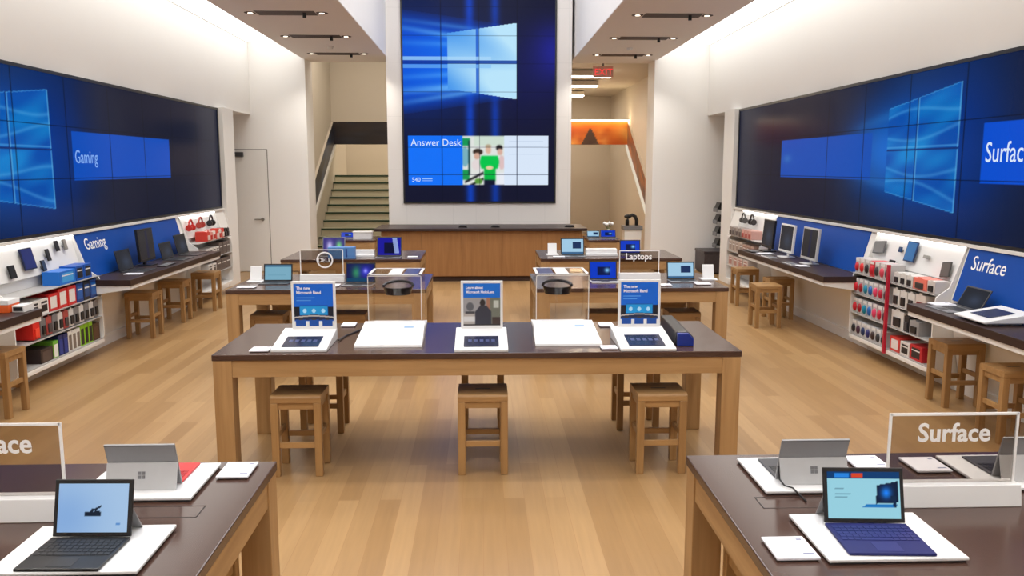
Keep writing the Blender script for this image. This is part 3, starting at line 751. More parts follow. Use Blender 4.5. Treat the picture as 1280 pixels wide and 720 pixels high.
# left near bay
g = 'packages on the left merchandise wall'
row(-1, 'box, top shelf of near left bay', .80, [('blue and black', B_, K_, .15, .15, .135), ('blue and black', B_, K_, .15, .15, .135), ('bright blue', (24, 110, 206), (70, 160, 226), .30, .15, .12)], 8.12, 'box', g, .01)
row(-1, 'box, second shelf of near left bay', .60, [('dark blue', (20, 60, 130), (24, 90, 170), .13, .2, .175), ('black', K_, (30, 70, 130), .13, .2, .175), ('dark blue', (20, 60, 130), (24, 90, 170), .13, .2, .175), ('red', R_, (226, 222, 218), .16, .2, .17), ('red', R_, (226, 222, 218), .16, .2, .17), ('red', R_, (226, 222, 218), .16, .2, .15), ('white', (226, 224, 220), K_, .14, .2, .13), ('white', (226, 224, 220), K_, .14, .2, .13)], 8.20, 'box', g, .008)
row(-1, 'pack, third shelf of near left bay', .41, [('grey', (120, 118, 120), K_, .085, .18, .156), ('white', (210, 208, 206), K_, .085, .18, .156), ('grey', (120, 118, 120), K_, .085, .18, .156), ('white', (210, 208, 206), K_, .085, .18, .156), ('grey', (120, 118, 120), K_, .085, .18, .156), ('white', (210, 208, 206), K_, .085, .18, .156), ('red and grey', (168, 70, 66), (70, 66, 70), .085, .18, .156), ('white', (210, 208, 206), K_, .085, .18, .156), ('grey', (120, 118, 120), K_, .085, .18, .156), ('red and grey', (168, 70, 66), (70, 66, 70), .085, .18, .156), ('grey', (120, 118, 120), K_, .085, .18, .156), ('bright red', (214, 40, 32), (230, 70, 50), .11, .2, .15)], 8.20, 'hang', g, .014)
row(-1, 'case, bottom shelf of near left bay', .185, [('brown', (70, 48, 36), (90, 62, 44), .14, .2, .16), ('lime green', (140, 196, 30), K_, .075, .2, .20), ('lime green', (140, 196, 30), K_, .075, .2, .20), ('lime green', (140, 196, 30), K_, .075, .2, .20), ('white', (222, 222, 216), (120, 110, 100), .07, .2, .185), ('white', (222, 222, 216), (120, 110, 100), .07, .2, .185), ('white', (222, 222, 216), (120, 110, 100), .07, .2, .185), ('navy', (30, 40, 96), (40, 60, 140), .08, .2, .18), ('navy', (30, 40, 96), (40, 60, 140), .08, .2, .18), ('green and white', (110, 176, 60), (230, 230, 226), .09, .2, .15), ('dark brown', (56, 44, 42), (84, 70, 66), .2, .2, .12)], 8.20, 'case', g, .008)
# right near bay: seven columns of mouse packs, then accessories
g = 'mouse packs on the right merchandise wall'
REDS = [('red', (188, 190, 192), (196, 26, 44)), ('dark red', (188, 190, 192), (150, 24, 36)), ('teal', (188, 192, 194), (20, 130, 160)), ('blue', (186, 190, 196), (30, 96, 170)), ('pink', (196, 186, 190), (214, 60, 100)), ('crimson', (190, 186, 188), (190, 30, 60)), ('grey', (188, 188, 190), (80, 60, 70))]
TOPR = [('white and red', (206, 200, 198), (190, 40, 50)), ('scarlet', (206, 200, 198), (206, 40, 40)), ('black', (196, 190, 188), (36, 30, 34)), ('crimson', (200, 60, 66), (190, 30, 50)), ('charcoal', (190, 186, 184), (54, 50, 54)), ('rose', (206, 190, 190), (206, 70, 90)), ('dark grey', (190, 186, 184), (70, 66, 70))]
def sz(lst, w_, d_, h_): return [(a, b, c, w_, d_, h_) for a, b, c in lst]
row(1, 'mouse pack, top row of near right bay', .80, sz(TOPR, .088, .14, .15), 8.22, 'mouse', g, .016)
row(1, 'mouse pack, second row of near right bay', .60, sz(REDS, .088, .16, .15), 8.22, 'mouse', g, .016)
row(1, 'mouse pack, third row of near right bay', .40, sz(REDS, .088, .16, .15), 8.22, 'mouse', g, .016)
row(1, 'mouse pack, bottom row of near right bay', .185, sz([(n, (206, 206, 208), c) for n, c in (('black', (30, 30, 34)), ('plum', (70, 40, 60)), ('navy', (36, 50, 90)), ('indigo', (50, 50, 110)), ('dark brown', (60, 44, 44)), ('graphite', (50, 50, 54)), ('ink', (34, 34, 44)))], .088, .16, .14), 8.22, 'mouse', g, .016)
o = obj('shelf_divider', MB().box(3.69, 3.7145, 7.455, 7.485, .14, .96), mat('crimson_plastic', (176, 20, 50), .4)); tag(o, 'thin crimson upright strip between mouse packs and accessories in the right bay', 'divider')
g = 'accessory packs on the right merchandise wall'
row(1, 'accessory pack, top shelf of near right bay', .80, [('white', (214, 212, 208), K_, .10, .14, .10)] * 3 + [('coral', (232, 120, 104), (60, 54, 54), .22, .14, .10), ('pale', (206, 200, 196), K_, .12, .14, .10)], 7.43, 'hang', g, .014)
row(1, 'accessory pack, second shelf of near right bay', .60, [('white', (214, 212, 208), K_, .12, .18, .15)] * 3 + [('cream', (216, 208, 200), (120, 40, 40), .16, .18, .16)], 7.43, 'hang', g, .014)
row(1, 'accessory pack, third shelf of near right bay', .40, [('white', (214, 212, 208), K_, .22, .18, .16), ('black', (40, 40, 44), (70, 70, 76), .08, .18, .14), ('grey', (150, 148, 148), K_, .16, .18, .12)], 7.43, 'hang', g, .014)
row(1, 'accessory box, bottom shelf of near right bay', .185, [('red and white', (206, 60, 54), (226, 220, 216), .18, .19, .13), ('white and black', (220, 216, 212), K_, .16, .19, .12), ('crimson', (190, 36, 44), (40, 34, 36), .2, .19, .13)], 7.43, 'box', g, .012)
# far bays
g = 'packs in the far left bay'
row(-1, 'pack, top shelf of far left bay', .84, [('black', K_, (70, 60, 60), .10, .16, .12)] * 2 + [('red', (206, 60, 48), (230, 210, 204), .11, .16, .13), ('white', (226, 214, 208), (190, 60, 50), .11, .16, .12), ('red', (206, 60, 48), (230, 210, 204), .11, .16, .13), ('white', (226, 214, 208), (190, 60, 50), .11, .16, .12), ('pink', (222, 150, 140), (190, 50, 44), .11, .16, .12), ('red', (206, 60, 48), (230, 210, 204), .11, .16, .13)], 12.5, 'hang', g, .02, 3.72)
row(-1, 'pack, middle shelf of far left bay', .60, [('grey', (112, 100, 96), (86, 76, 74), .15, .16, .17)] * 3 + [('white', (220, 216, 212), (90, 84, 80), .12, .16, .13)] * 4, 12.55, 'box', g, .02)
row(-1, 'box, bottom shelf of far left bay', .38, [('brown grey', (104, 92, 88), (84, 74, 72), .2, .16, .16)] * 3 + [('white', (220, 216, 212), (90, 84, 80), .16, .16, .13)] * 2, 12.55, 'box', g, .02)
g = 'packs in the far right bay'
row(1, 'pack, top shelf of far right bay', .84, [('grey', (150, 140, 134), (100, 90, 88), .12, .16, .12)] * 4 + [('pink', (206, 160, 150), (180, 90, 84), .12, .16, .12)] * 3, 12.5, 'hang', g, .03, 3.72)
row(1, 'pack, middle shelf of far right bay', .60, [('beige', (196, 182, 170), (150, 130, 120), .14, .16, .16)] * 4 + [('tan', (180, 150, 136), (140, 100, 90), .14, .16, .15)] * 3, 12.55, 'box', g, .03)
row(1, 'box, bottom shelf of far right bay', .38, [('pale', (206, 190, 180), (170, 120, 110), .2, .16, .15)] * 4, 12.55, 'box', g, .04)

# devices mounted on the slanted bay panels
def on_slope(s, y, up, name, lab, cat, w_, h_, c, scr=None, tilt=0.0, group=None):
    """flat device fixed to the slanted panel of a bay; up = metres along the slope from z .90"""
    SB = V((PX0 + .01 - PX1 - .05, 0, .295)).normalized()
    p = V((PX1 + .05, 0, .90)) + SB * up
    nx = V((-SB.z, 0, SB.x))
    t = thing(name, lab, cat, (s * (p.x + nx.x * .002), y, p.z + nx.z * .002), 0, group)
    B = basis((0, 0, 0), (0, -s, 0), (s * SB.x, 0, SB.z)) @ Matrix.Rotation(tilt, 4, 'Z')
    mb = MB(); mb.M = B; mb.box(-w_ / 2, w_ / 2, 0, h_, .02, .034); obj('body', mb, cm(c), t, .003)
    mb = MB(); mb.M = B; mb.box(-w_ * .44, w_ * .44, h_ * .06, h_ * .94, .034, .035); obj('screen', mb, cm(scr or c), t)
    mb = MB(); mb.M = B; mb.cyl((0, h_ * .4, 0), (0, h_ * .4, .02), .014, 12); obj('mount', mb, MIDG, t)
    return t
on_slope(-1, 7.34, .06, 'demo_tablet', 'dark blue tablet mounted on the white panel of the left bay', 'tablet', .19, .19, (18, 26, 60), (24, 40, 110))
on_slope(-1, 7.55, .02, 'demo_phone', 'black phone low on the white panel, just right of the blue tablet', 'phone', .06, .10, (26, 28, 34), (40, 60, 90))
on_slope(-1, 7.68, .10, 'demo_phone', 'black phone on the white panel, middle one right of the blue tablet', 'phone', .055, .11, (30, 30, 32))
on_slope(-1, 7.88, .17, 'demo_phone', 'black phone high on the white panel of the left bay', 'phone', .06, .10, (24, 24, 26))
on_slope(-1, 8.03, .17, 'demo_phone', 'grey phone high on the white panel next to the blue board', 'phone', .055, .10, (110, 108, 104), (140, 136, 128))
on_slope(-1, 7.05, .02, 'demo_phone', 'black phone at the left picture edge on the white panel', 'phone', .09, .11, (22, 22, 24))
on_slope(1, 8.10, .10, 'demo_tablet', 'grey tablet lying against the white panel beside the far blue board', 'tablet', .22, .12, (96, 96, 98), (120, 120, 120), .1)
on_slope(1, 7.50, .08, 'demo_tablet', 'blue tablet upright on the white panel of the right bay', 'tablet', .18, .19, (30, 50, 90), (50, 110, 170))
on_slope(1, 7.78, .02, 'demo_phone', 'small black phone low between the two tablets of the right bay', 'phone', .10, .045, (30, 30, 32))
on_slope(1, 7.70, .15, 'demo_phone', 'small dark blue phone beside the blue tablet of the right bay', 'phone', .05, .05, (30, 60, 100))
on_slope(1, 7.22, .14, 'demo_phone', 'pale grey device on the white panel near the near blue board', 'phone', .10, .03, (150, 150, 146))
on_slope(1, 6.86, .02, 'demo_tablet', 'dark grey tablet at the edge of the blue Surface board', 'tablet', .13, .13, (70, 68, 66), (96, 90, 86), .15)
def headset(s, y, lab, c, dz=.0):
    t = thing('headphones', lab, 'headphones', (s * 3.88, y, .95 + dz), 0, 'headphones in the far bays')
    mb = MB(); mb.tube([(0, .075 * math.cos(a), .09 + .085 * math.sin(a)) for a in [math.pi * i / 10 for i in range(11)]], .012, 8); obj('headband', mb, cm(c), t)
    for q in (-1, 1): obj('ear_cup', MB().cyl((-s * .0, q * .045, .07), (0, q * .085, .07), .042, 14), cm(c), t, .004)
    obj('peg', MB().cyl((0, 0, .155), (s * .07, 0, .155), .01, 8), WHITE, t)
headset(-1, 12.2, 'black headphones on the white panel at the far end of the left wall', (30, 30, 32), .03)
headset(-1, 11.35, 'red headphones beside the blue gaming board', (190, 40, 34), .02)
headset(-1, 11.75, 'dark red headphones in the middle of the far left bay', (160, 60, 50), .03)
headset(1, 12.35, 'grey headphones at the far end of the right wall', (80, 78, 76), .04)
headset(1, 11.95, 'black headphones on the far right white panel', (46, 44, 44), .04)

# ================================================================== COMPUTERS
def disp(kind):
    def fn(U, W):
        a, b = U / U.max(), W / W.max()
        if kind == 'sky':
            img = fill(U, (164, 194, 226)); img = put(img, glow(a, b, .1, .3, .5, .7), (120, 160, 214), .7)
            img = put(img, (np.abs(a - .5) < .12) & (b > .34) & (b < .41) , (24, 34, 50)); img = put(img, (np.abs((b - .41) - (a - .45) * .75) < .02) & (a > .46) & (a < .62), (24, 34, 50))
            img = put(img, (np.abs((b - .41) + (a - .60) * .5 ) < .02) & (a > .48) & (a < .62) & (b < .5), (24, 34, 50))
            return put(img, rect(a, b, .84, .90, .14, .19), (90, 140, 200))
        if kind == 'shop':
            img = fill(U, (150, 206, 222)); img = put(img, b > .86, (16, 60, 110)); img = put(img, rect(a, b, .1, .3, .88, .97), (40, 130, 220)); img = put(img, rect(a, b, .34, .5, .88, .97), (210, 70, 40))
            img = put(img, (b > .32 + .1 * (a - .7)) & (b < .72 + .3 * (a - .7)) & (a > .66 + .06 * (b - .3)) & (a < .97), (18, 30, 56)); img = put(img, glow(a, b, .81, .55, .07, .12), (30, 130, 245)); img = put(img, (b > .23) & (b < .31) & (a > .46 + (b - .23)) & (a < .90 + (b - .23)), (24, 116, 190)); img = put(img, (b > .23) & (b < .5) & (a > .90 - .2 * (b - .3)) & (a < .95), (20, 40, 70))
            for q, l in ((.62, .12), (.50, .22), (.44, .18)): img = put(img, rect(a, b, .1, .1 + l, q, q + .025), (90, 130, 150), .8)
            return img
        if kind == 'lab':
            img = fill(U, (120, 168, 190)); img = put(img, b > .88, (70, 110, 140)); return put(img, rect(a, b, .12, .8, .3, .34), (90, 140, 165))
        if kind == 'aurora':
            img = fill(U, (18, 26, 80)); img = put(img, glow(a, b, .35, .5, .16, .35), (50, 140, 90)); img = put(img, glow(a, b, .70, .55, .22, .35), (50, 50, 190)); img = put(img, glow(a, b, .68, .6, .07, .12), (150, 150, 250))
            return put(img, b < .2, (16, 70, 100), .8)
        if kind == 'blue':
            img = fill(U, (10, 56, 190)); img = put(img, rect(a, b, .28, .78, .2, .72), (8, 22, 70)); return put(img, glow(a, b, .66, .5, .1, .14), (130, 200, 250))
        if kind == 'pale':
            img = fill(U, (160, 200, 226)); img = put(img, rect(a, b, .5, .9, .35, .8), (30, 50, 90)); return put(img, b < .12, (60, 100, 140))
        if kind == 'violet':
            img = fill(U, (26, 24, 150)); img = put(img, rect(a, b, .28, .8, .1, .72), (10, 14, 50)); return put(img, (np.abs(a - .85 + b * .12) < .1) & (b > .1), (150, 170, 220), .9)
        if kind == 'dark':
            img = fill(U, (46, 44, 46)); return put(img, rect(a, b, .45, .62, 0, 1), (34, 36, 60))
        if kind == 'mixed':
            img = fill(U, (60, 50, 120)); img = put(img, glow(a, b, .3, .5, .14, .3), (200, 190, 240)); return put(img, glow(a, b, .75, .5, .14, .3), (120, 210, 130))
        img = fill(U, (40, 42, 48)); return put(img, glow(a, b, .6, .4, .3, .3), (60, 70, 90), .7)
    return fn
def keys(mb, x0, x1, y0, y1, z, nx=12, ny=5):
    """key rows from the hinge side y1 down to y0"""
    dx, dy = (x1 - x0) / nx, (y1 - y0) / ny
    for j in range(ny):
        off = (j % 2) * dx * .25
        for i in range(nx):
            if j == 0 and 3 <= i <= 7:
                if i == 3: mb.box(x0 + 3 * dx + .001, x0 + 8 * dx - .001, y0 + .001, y0 + dy - .0015, z, z + .0014)
                continue
            xa = x0 + i * dx + off * .6
            mb.box(xa + .001, min(xa + dx - .001, x1), y0 + j * dy + .001, y0 + (j + 1) * dy - .0015, z, z + .0014)
    return mb
def laptop(name, lab, cat, loc, rz, w_, d_, h_, tilt, body, kb, keym, kind, group, stand=False, bez=.012):
    """front edge of the keyboard at local y 0, hinge at y d_, screen leaning back by tilt"""
    t = thing(name, lab, cat, loc, rz, group)
    hw = w_ / 2
    k = obj('keyboard', MB().box(-hw, hw, 0, d_, 0.0, .008), kb, t, .002)
    obj('keys', keys(MB(), -hw * .92, hw * .92, d_ * .40, d_ * .90, .008), keym, k)
    obj('touchpad', MB().box(-hw * .3, hw * .3, d_ * .06, d_ * .34, .008, .0086), keym, k)
    M = Matrix.Translation((0, d_ + .002, .008)) @ Matrix.Rotation(-tilt, 4, 'X')
    mb = MB(); mb.M = M; mb.box(-hw, hw, 0, .008, 0, h_)
    sc_ = obj('screen', mb, body, t, .002)
    Bp = M @ basis((-hw + bez, -.0008, bez), XF, ZU)
    picture('display', w_ - 2 * bez, h_ - 2 * bez, 64, 44, disp(kind), SCREEN, Bp, sc_)
    if stand:
        top = M @ V((0, .008, h_ * .48)); fy = d_ + .085
        mb = MB(); mb.hexa([(-hw * .98, fy, 0), (hw * .98, fy, 0), (hw * .98, fy + .004, 0), (-hw * .98, fy + .004, 0)], [(-hw * .98, top.y, top.z), (hw * .98, top.y, top.z), (hw * .98, top.y + .004, top.z), (-hw * .98, top.y + .004, top.z)])
        obj('kickstand', mb, SILVER, t)
    return t
def mat_board(lab, x0, x1, y0, y1, rz=0, th=.016):
    t = thing('display_mat', lab, 'display mat', ((x0 + x1) / 2, (y0 + y1) / 2, .76), 0, 'white display mats on the front tables')
    hx, hy = (x1 - x0) / 2, (y1 - y0) / 2
    obj('base', MB().box(-hx + .006, hx - .006, -hy + .006, hy - .006, 0, .006), DARKG, t)
    obj('board', MB().box(-hx, hx, -hy, hy, .006, th), WHITE, t, .003)
    return t
def info_card(lab, x0, x1, y0, y1, z=.76, rz=0.0, c=CARDW):
    t = thing('info_card', lab, 'card', ((x0 + x1) / 2, (y0 + y1) / 2, z), rz, 'white information cards')
    hx, hy = (x1 - x0) / 2, (y1 - y0) / 2
    obj('card', MB().box(-hx, hx, -hy, hy, .004, .012), c, t, .002)
    obj('foot', MB().box(-hx + .01, hx - .006, -hy + .006, hy - .006, 0, .004), DARKG, t)
    mb = MB(); mb.box(hx * .35, hx * .85, -hy * .7, -hy * .55, .012, .0124); mb.box(hx * .55, hx * .8, hy * .6, hy * .75, .012, .0124)
    obj('print_lines', mb, mat('print_grey_blue', (130, 134, 160), .5), t)
    return t
ZB = .777
# near left table
mat_board('white display mat under the open black tablet on the near left table', -1.32, -.923, 2.14, 2.438)
laptop('tablet_computer', 'open tablet with a black keyboard cover on the near left table', 'tablet', (-1.136, 2.142, ZB), -.03, .226, .195, .162, .26, BLACK, BLACK, mat('black_keys', (38, 38, 40), .45), 'sky', 'open tablets with keyboards', True)
mat_board('white display mat under the silver tablet turned away on the near left table', -1.335, -.952, 2.645, 2.973)
mat_board('white display mat under the open blue tablet on the near right table', .946, 1.338, 2.137, 2.447)
laptop('tablet_computer', 'open tablet with a blue keyboard cover on the near right table', 'tablet', (1.131, 2.152, ZB), -.06, .240, .20, .162, .26, BLACK, NAVY, NAVYK, 'shop', 'open tablets with keyboards', True)
mat_board('white display mat under the silver tablet turned away on the near right table', .938, 1.31, 2.631, 2.957)
mat_board('white display mat behind the clear sign on the near right table', 1.688, 2.06, 2.631, 2.957)
def tablet_back(lab, loc, rz=0.0, kb_mat=None):
    """tablet seen from behind: the screen faces +Y, the kickstand leans towards the viewer"""
    t = thing('silver_tablet', lab, 'tablet', loc, rz, 'silver tablets turned away')
    hw, h, tl = .116, .160, .30
    M = Matrix.Rotation(tl, 4, 'X')
    mb = MB(); mb.M = M; mb.box(-hw, hw, 0, .008, 0, h); s_ = obj('tablet_body', mb, SILVER, t, .002)
    mb = MB(); mb.M = M; mb.box(-hw + .01, hw - .01, .008, .009, .01, h - .01); obj('display', mb, BLACK, s_)
    mb = MB(); mb.M = M; mb.box(-hw, hw, -.0006, 0, h - .006, h - .002); obj('top_vent', mb, MIDG, s_)
    hy, hz = (M @ V((0, -.001, h * .56)))[1:]
    fy = -.056
    mb = MB(); mb.hexa([(-hw, fy, .0), (hw, fy, .0), (hw, fy + .004, .0), (-hw, fy + .004, .0)], [(-hw, hy - .003, hz), (hw, hy - .003, hz), (hw, hy + .001, hz), (-hw, hy + .001, hz)])
    k = obj('kickstand', mb, SILVERL, t)
    u = V((0, hy - .003 - fy, hz)); 
    mb = MB(); mb.M = basis((0, fy + u.y * .55 - .0005, u.z * .55), XF, u)
    for a in (-1, 1):
        for b in (-1, 1): mb.box(a * .001, a * .012, b * .001, b * .012, 0, .0006)
    obj('window_mark', mb, MIDG, k)
    kb = obj('keyboard', MB().box(-hw, hw, .012, .19, .0, .006), kb_mat or DARKG, t, .002)
    if kb_mat: kb['label'] = 'red keyboard cover'
    obj('keys', keys(MB(), -hw * .9, hw * .9, .03, .11, .006), mat('dark_red_keys', (170, 28, 32), .45) if kb_mat else BLACK, kb)
    return t
tablet_back('silver tablet with a red keyboard, turned away on the near left table', (-1.138, 2.767, ZB), 0, RED)
tablet_back('silver tablet standing turned away left on the near right table', (1.122, 2.737, ZB))
tablet_back('silver tablet standing turned away behind the clear sign on the near right table', (1.885, 2.737, ZB))
t = tag(obj('charging_cable', MB().tube([(1.0, 2.70, ZB + .06), (1.0, 2.68, ZB + .02), (1.01, 2.66, ZB + .006), (1.03, 2.64, ZB + .006), (1.045, 2.62, .768), (1.05, 2.60, .764), (1.05, 2.57, .764)], .003), BLACK), 'thin black cable running from the silver tablet to the table hatch', 'cable')
info_card('white card at the back right corner of the near left table', -.933, -.822, 2.84, 2.99)
info_card('white card in front on the near right table, left of the blue keyboard', .81, .932, 2.16, 2.298)
info_card('white card at the back of the near right table, left of the clear sign', 1.345, 1.468, 2.855, 2.975)
info_card('white card on the near right table seen through the clear sign', 1.545, 1.672, 2.81, 2.952)

def acrylic_sign(lab, loc, w_, h_, base_h, body, size, tx, group='clear standing signs', depth=.06):
    t = thing('acrylic_sign', lab, 'sign', loc, 0, group)
    hw = w_ / 2
    obj('base', MB().prism([(-depth / 2 - .012, 0), (depth / 2, 0), (depth / 2, base_h), (-depth / 2, base_h)], -hw - .005, hw + .012, 0), WHITE, t, .003)
    p = obj('clear_panel', MB().box(-hw, hw, -.002, .002, base_h, base_h + h_), SIGNG, t)
    mb = MB(); e = .008
    mb.box(-hw - e / 2, -hw + e / 2, -.003, .003, base_h, base_h + h_); mb.box(hw - e / 2, hw + e / 2, -.003, .003, base_h, base_h + h_); mb.box(-hw, hw, -.003, .003, base_h + h_ - e, base_h + h_)
    obj('panel_edge', mb, GLASSE, p)
    if body: text('lettering', body, size, TXT, basis((tx, -.0035, base_h + h_ * .60), XF, ZU), t, .95, .0006, bold=.022)
    return t
acrylic_sign('clear sign lettered Surface on a white base on the near right table', (1.51, 2.552, .76), .415, .232, .070, 'Surface', .085, -.118)
acrylic_sign('clear sign with white lettering on a white base at the left picture edge', (-1.505, 2.54, .76), .415, .232, .072, 'Surface', .085, -.118)

# ------------------------------------------------------------------ middle table
def poster(kind):
    def fn(U, W):
        a, b = U / U.max(), W / W.max()
        if kind == 'band':
            img = fill(U, (0, 98, 208))
            img = put(img, rect(a, b, .14, .86, .25, .50), (10, 90, 180)); img = put(img, (b > .23) & (b < .46) & ((a < .14) | (a > .86)), (10, 14, 30))
            img = put(img, (b > .26) & (b < .47) & (a > .15) & (a < .85), (24, 150, 218))
            for q, l in ((.665, .46), (.60, .36)): img = put(img, rect(a, b, .07, .07 + l, q, q + .018), (150, 196, 240), .6)
            for q in (.27, .5, .74): img = put(img, ell(a, b, q, .36, .05, .05), (170, 220, 250))
            img = put(img, (b < .24 + .03 * np.sin(a * math.pi)) & (b > .13), (24, 36, 70)); img = put(img, np.abs(b - .205 - .035 * np.sin(a * math.pi)) < .014, (190, 180, 170))
            img = put(img, b < .12, (222, 222, 216))
            for q in (.16, .5, .84): img = put(img, (np.abs(a - q) < .13) & (b < .15), (10, 70, 150)); img = put(img, (np.abs(a - q) < .05) & (b > .14) & (b < .18), (60, 50, 40))
            return img
        img = fill(U, (0, 106, 208))
        img = put(img, b < .66, (170, 164, 158)); img = put(img, (b < .66) & (b > .30), (150, 150, 152)); img = put(img, (a > .62) & (a < .72) & (b < .66), (160, 112, 90)); img = put(img, (a > .72) & (b < .66), (108, 112, 100))
        img = put(img, rect(a, b, .82, .96, .42, .60), (206, 214, 206), .8)
        img = put(img, ell(a, b, .18, .45, .10, .10), (90, 92, 98)); img = put(img, rect(a, b, .0, .32, .1, .22), (206, 206, 206)); img = put(img, rect(a, b, .05, .3, .28, .34), (60, 60, 66))
        img = put(img, ell(a, b, .52, .54, .07, .085), (34, 30, 32)); img = put(img, (b < .48) & (np.abs(a - .54) < .08 + .14 * np.clip((.48 - b) / .15, 0, 1)), (48, 50, 62)); img = put(img, (a > .78) & (b < .2), (60, 46, 42))
        return soften(put(img, b < .03, (50, 46, 46)), b < .64, 2)
    return fn
def device_stand(lab, x0, x1, y0, y1, pw, px, kind, lines, group='tablet stands with posters'):
    """white wedge with a tablet in its sloping face and a framed poster behind"""
    cx = (x0 + x1) / 2; hw = (x1 - x0) / 2; d_ = y1 - y0
    t = thing('tablet_stand', lab, 'display stand', (cx, y0, .76), 0, group)
    obj('base', MB().prism([(.0, 0), (d_, 0), (d_, .075), (.0, .018)], -hw, hw, 0), WHITE, t, .004)
    sl = V((0, d_, .057)).normalized(); B = basis((0, 0, .018), XF, sl)
    mb = MB(); mb.M = B; mb.box(-hw * .66, hw * .66, d_ * .10, d_ * .56, .0005, .005); o = obj('tablet', mb, mat('dark_navy_glass', (28, 34, 62), .25, .5), t, .002)
    mb = MB(); mb.M = B
    for q in range(5): mb.box(-hw * .5 + q * hw * .22, -hw * .5 + q * hw * .22 + hw * .14, d_ * .30, d_ * .40, .005, .0053)
    obj('icons', mb, mat('dim_icons', (60, 70, 110), .4), o)
    px -= cx; ph = .30; yb = d_ - .03; zb = .075
    mb = MB(); mb.box(px - pw / 2, px + pw / 2, yb, yb + .012, zb - .01, zb + ph); obj('poster_frame', mb, WHITE, t, .002)
    e = .016
    p = picture('poster', pw - 2 * e, ph - 2 * e, 84, 108, poster(kind), PRINT, basis((px - pw / 2 + e, yb - .0012, zb + e), XF, ZU), t)
    ty = zb + ph - e
    for (s_, sz_, dy) in lines: text('poster_text', s_, sz_, TXT, basis((px - pw / 2 + e + .016, yb - .0016, ty - dy), XF, ZU), p, .92, .0002, bold=.02)
    mb = MB(); mb.hexa([(px - .04, yb + .012, zb), (px + .04, yb + .012, zb), (px + .04, yb + .02, zb - .03), (px - .04, yb + .02, zb - .03)], [(px - .04, yb + .012, zb + .16), (px + .04, yb + .012, zb + .16), (px + .04, yb + .016, zb + .16), (px - .04, yb + .016, zb + .16)])
    obj('back_support', mb, WHITE, t)
    return t
bl = [('The new', .027, .036), ('Microsoft Band', .027, .064)]
device_stand('white tablet stand with a blue poster at the left of the middle table', -1.248, -.919, 4.885, 5.27, .276, -1.057, 'band', bl)
device_stand('white tablet stand with a photo poster at the centre of the middle table', -.166, .152, 4.85, 5.25, .264, -.003, 'photo', [('Learn about', .024, .034), ('Microsoft HoloLens', .024, .062)])
device_stand('white tablet stand with a blue poster at the right of the middle table', .818, 1.150, 4.84, 5.27, .27, .998, 'band', bl)
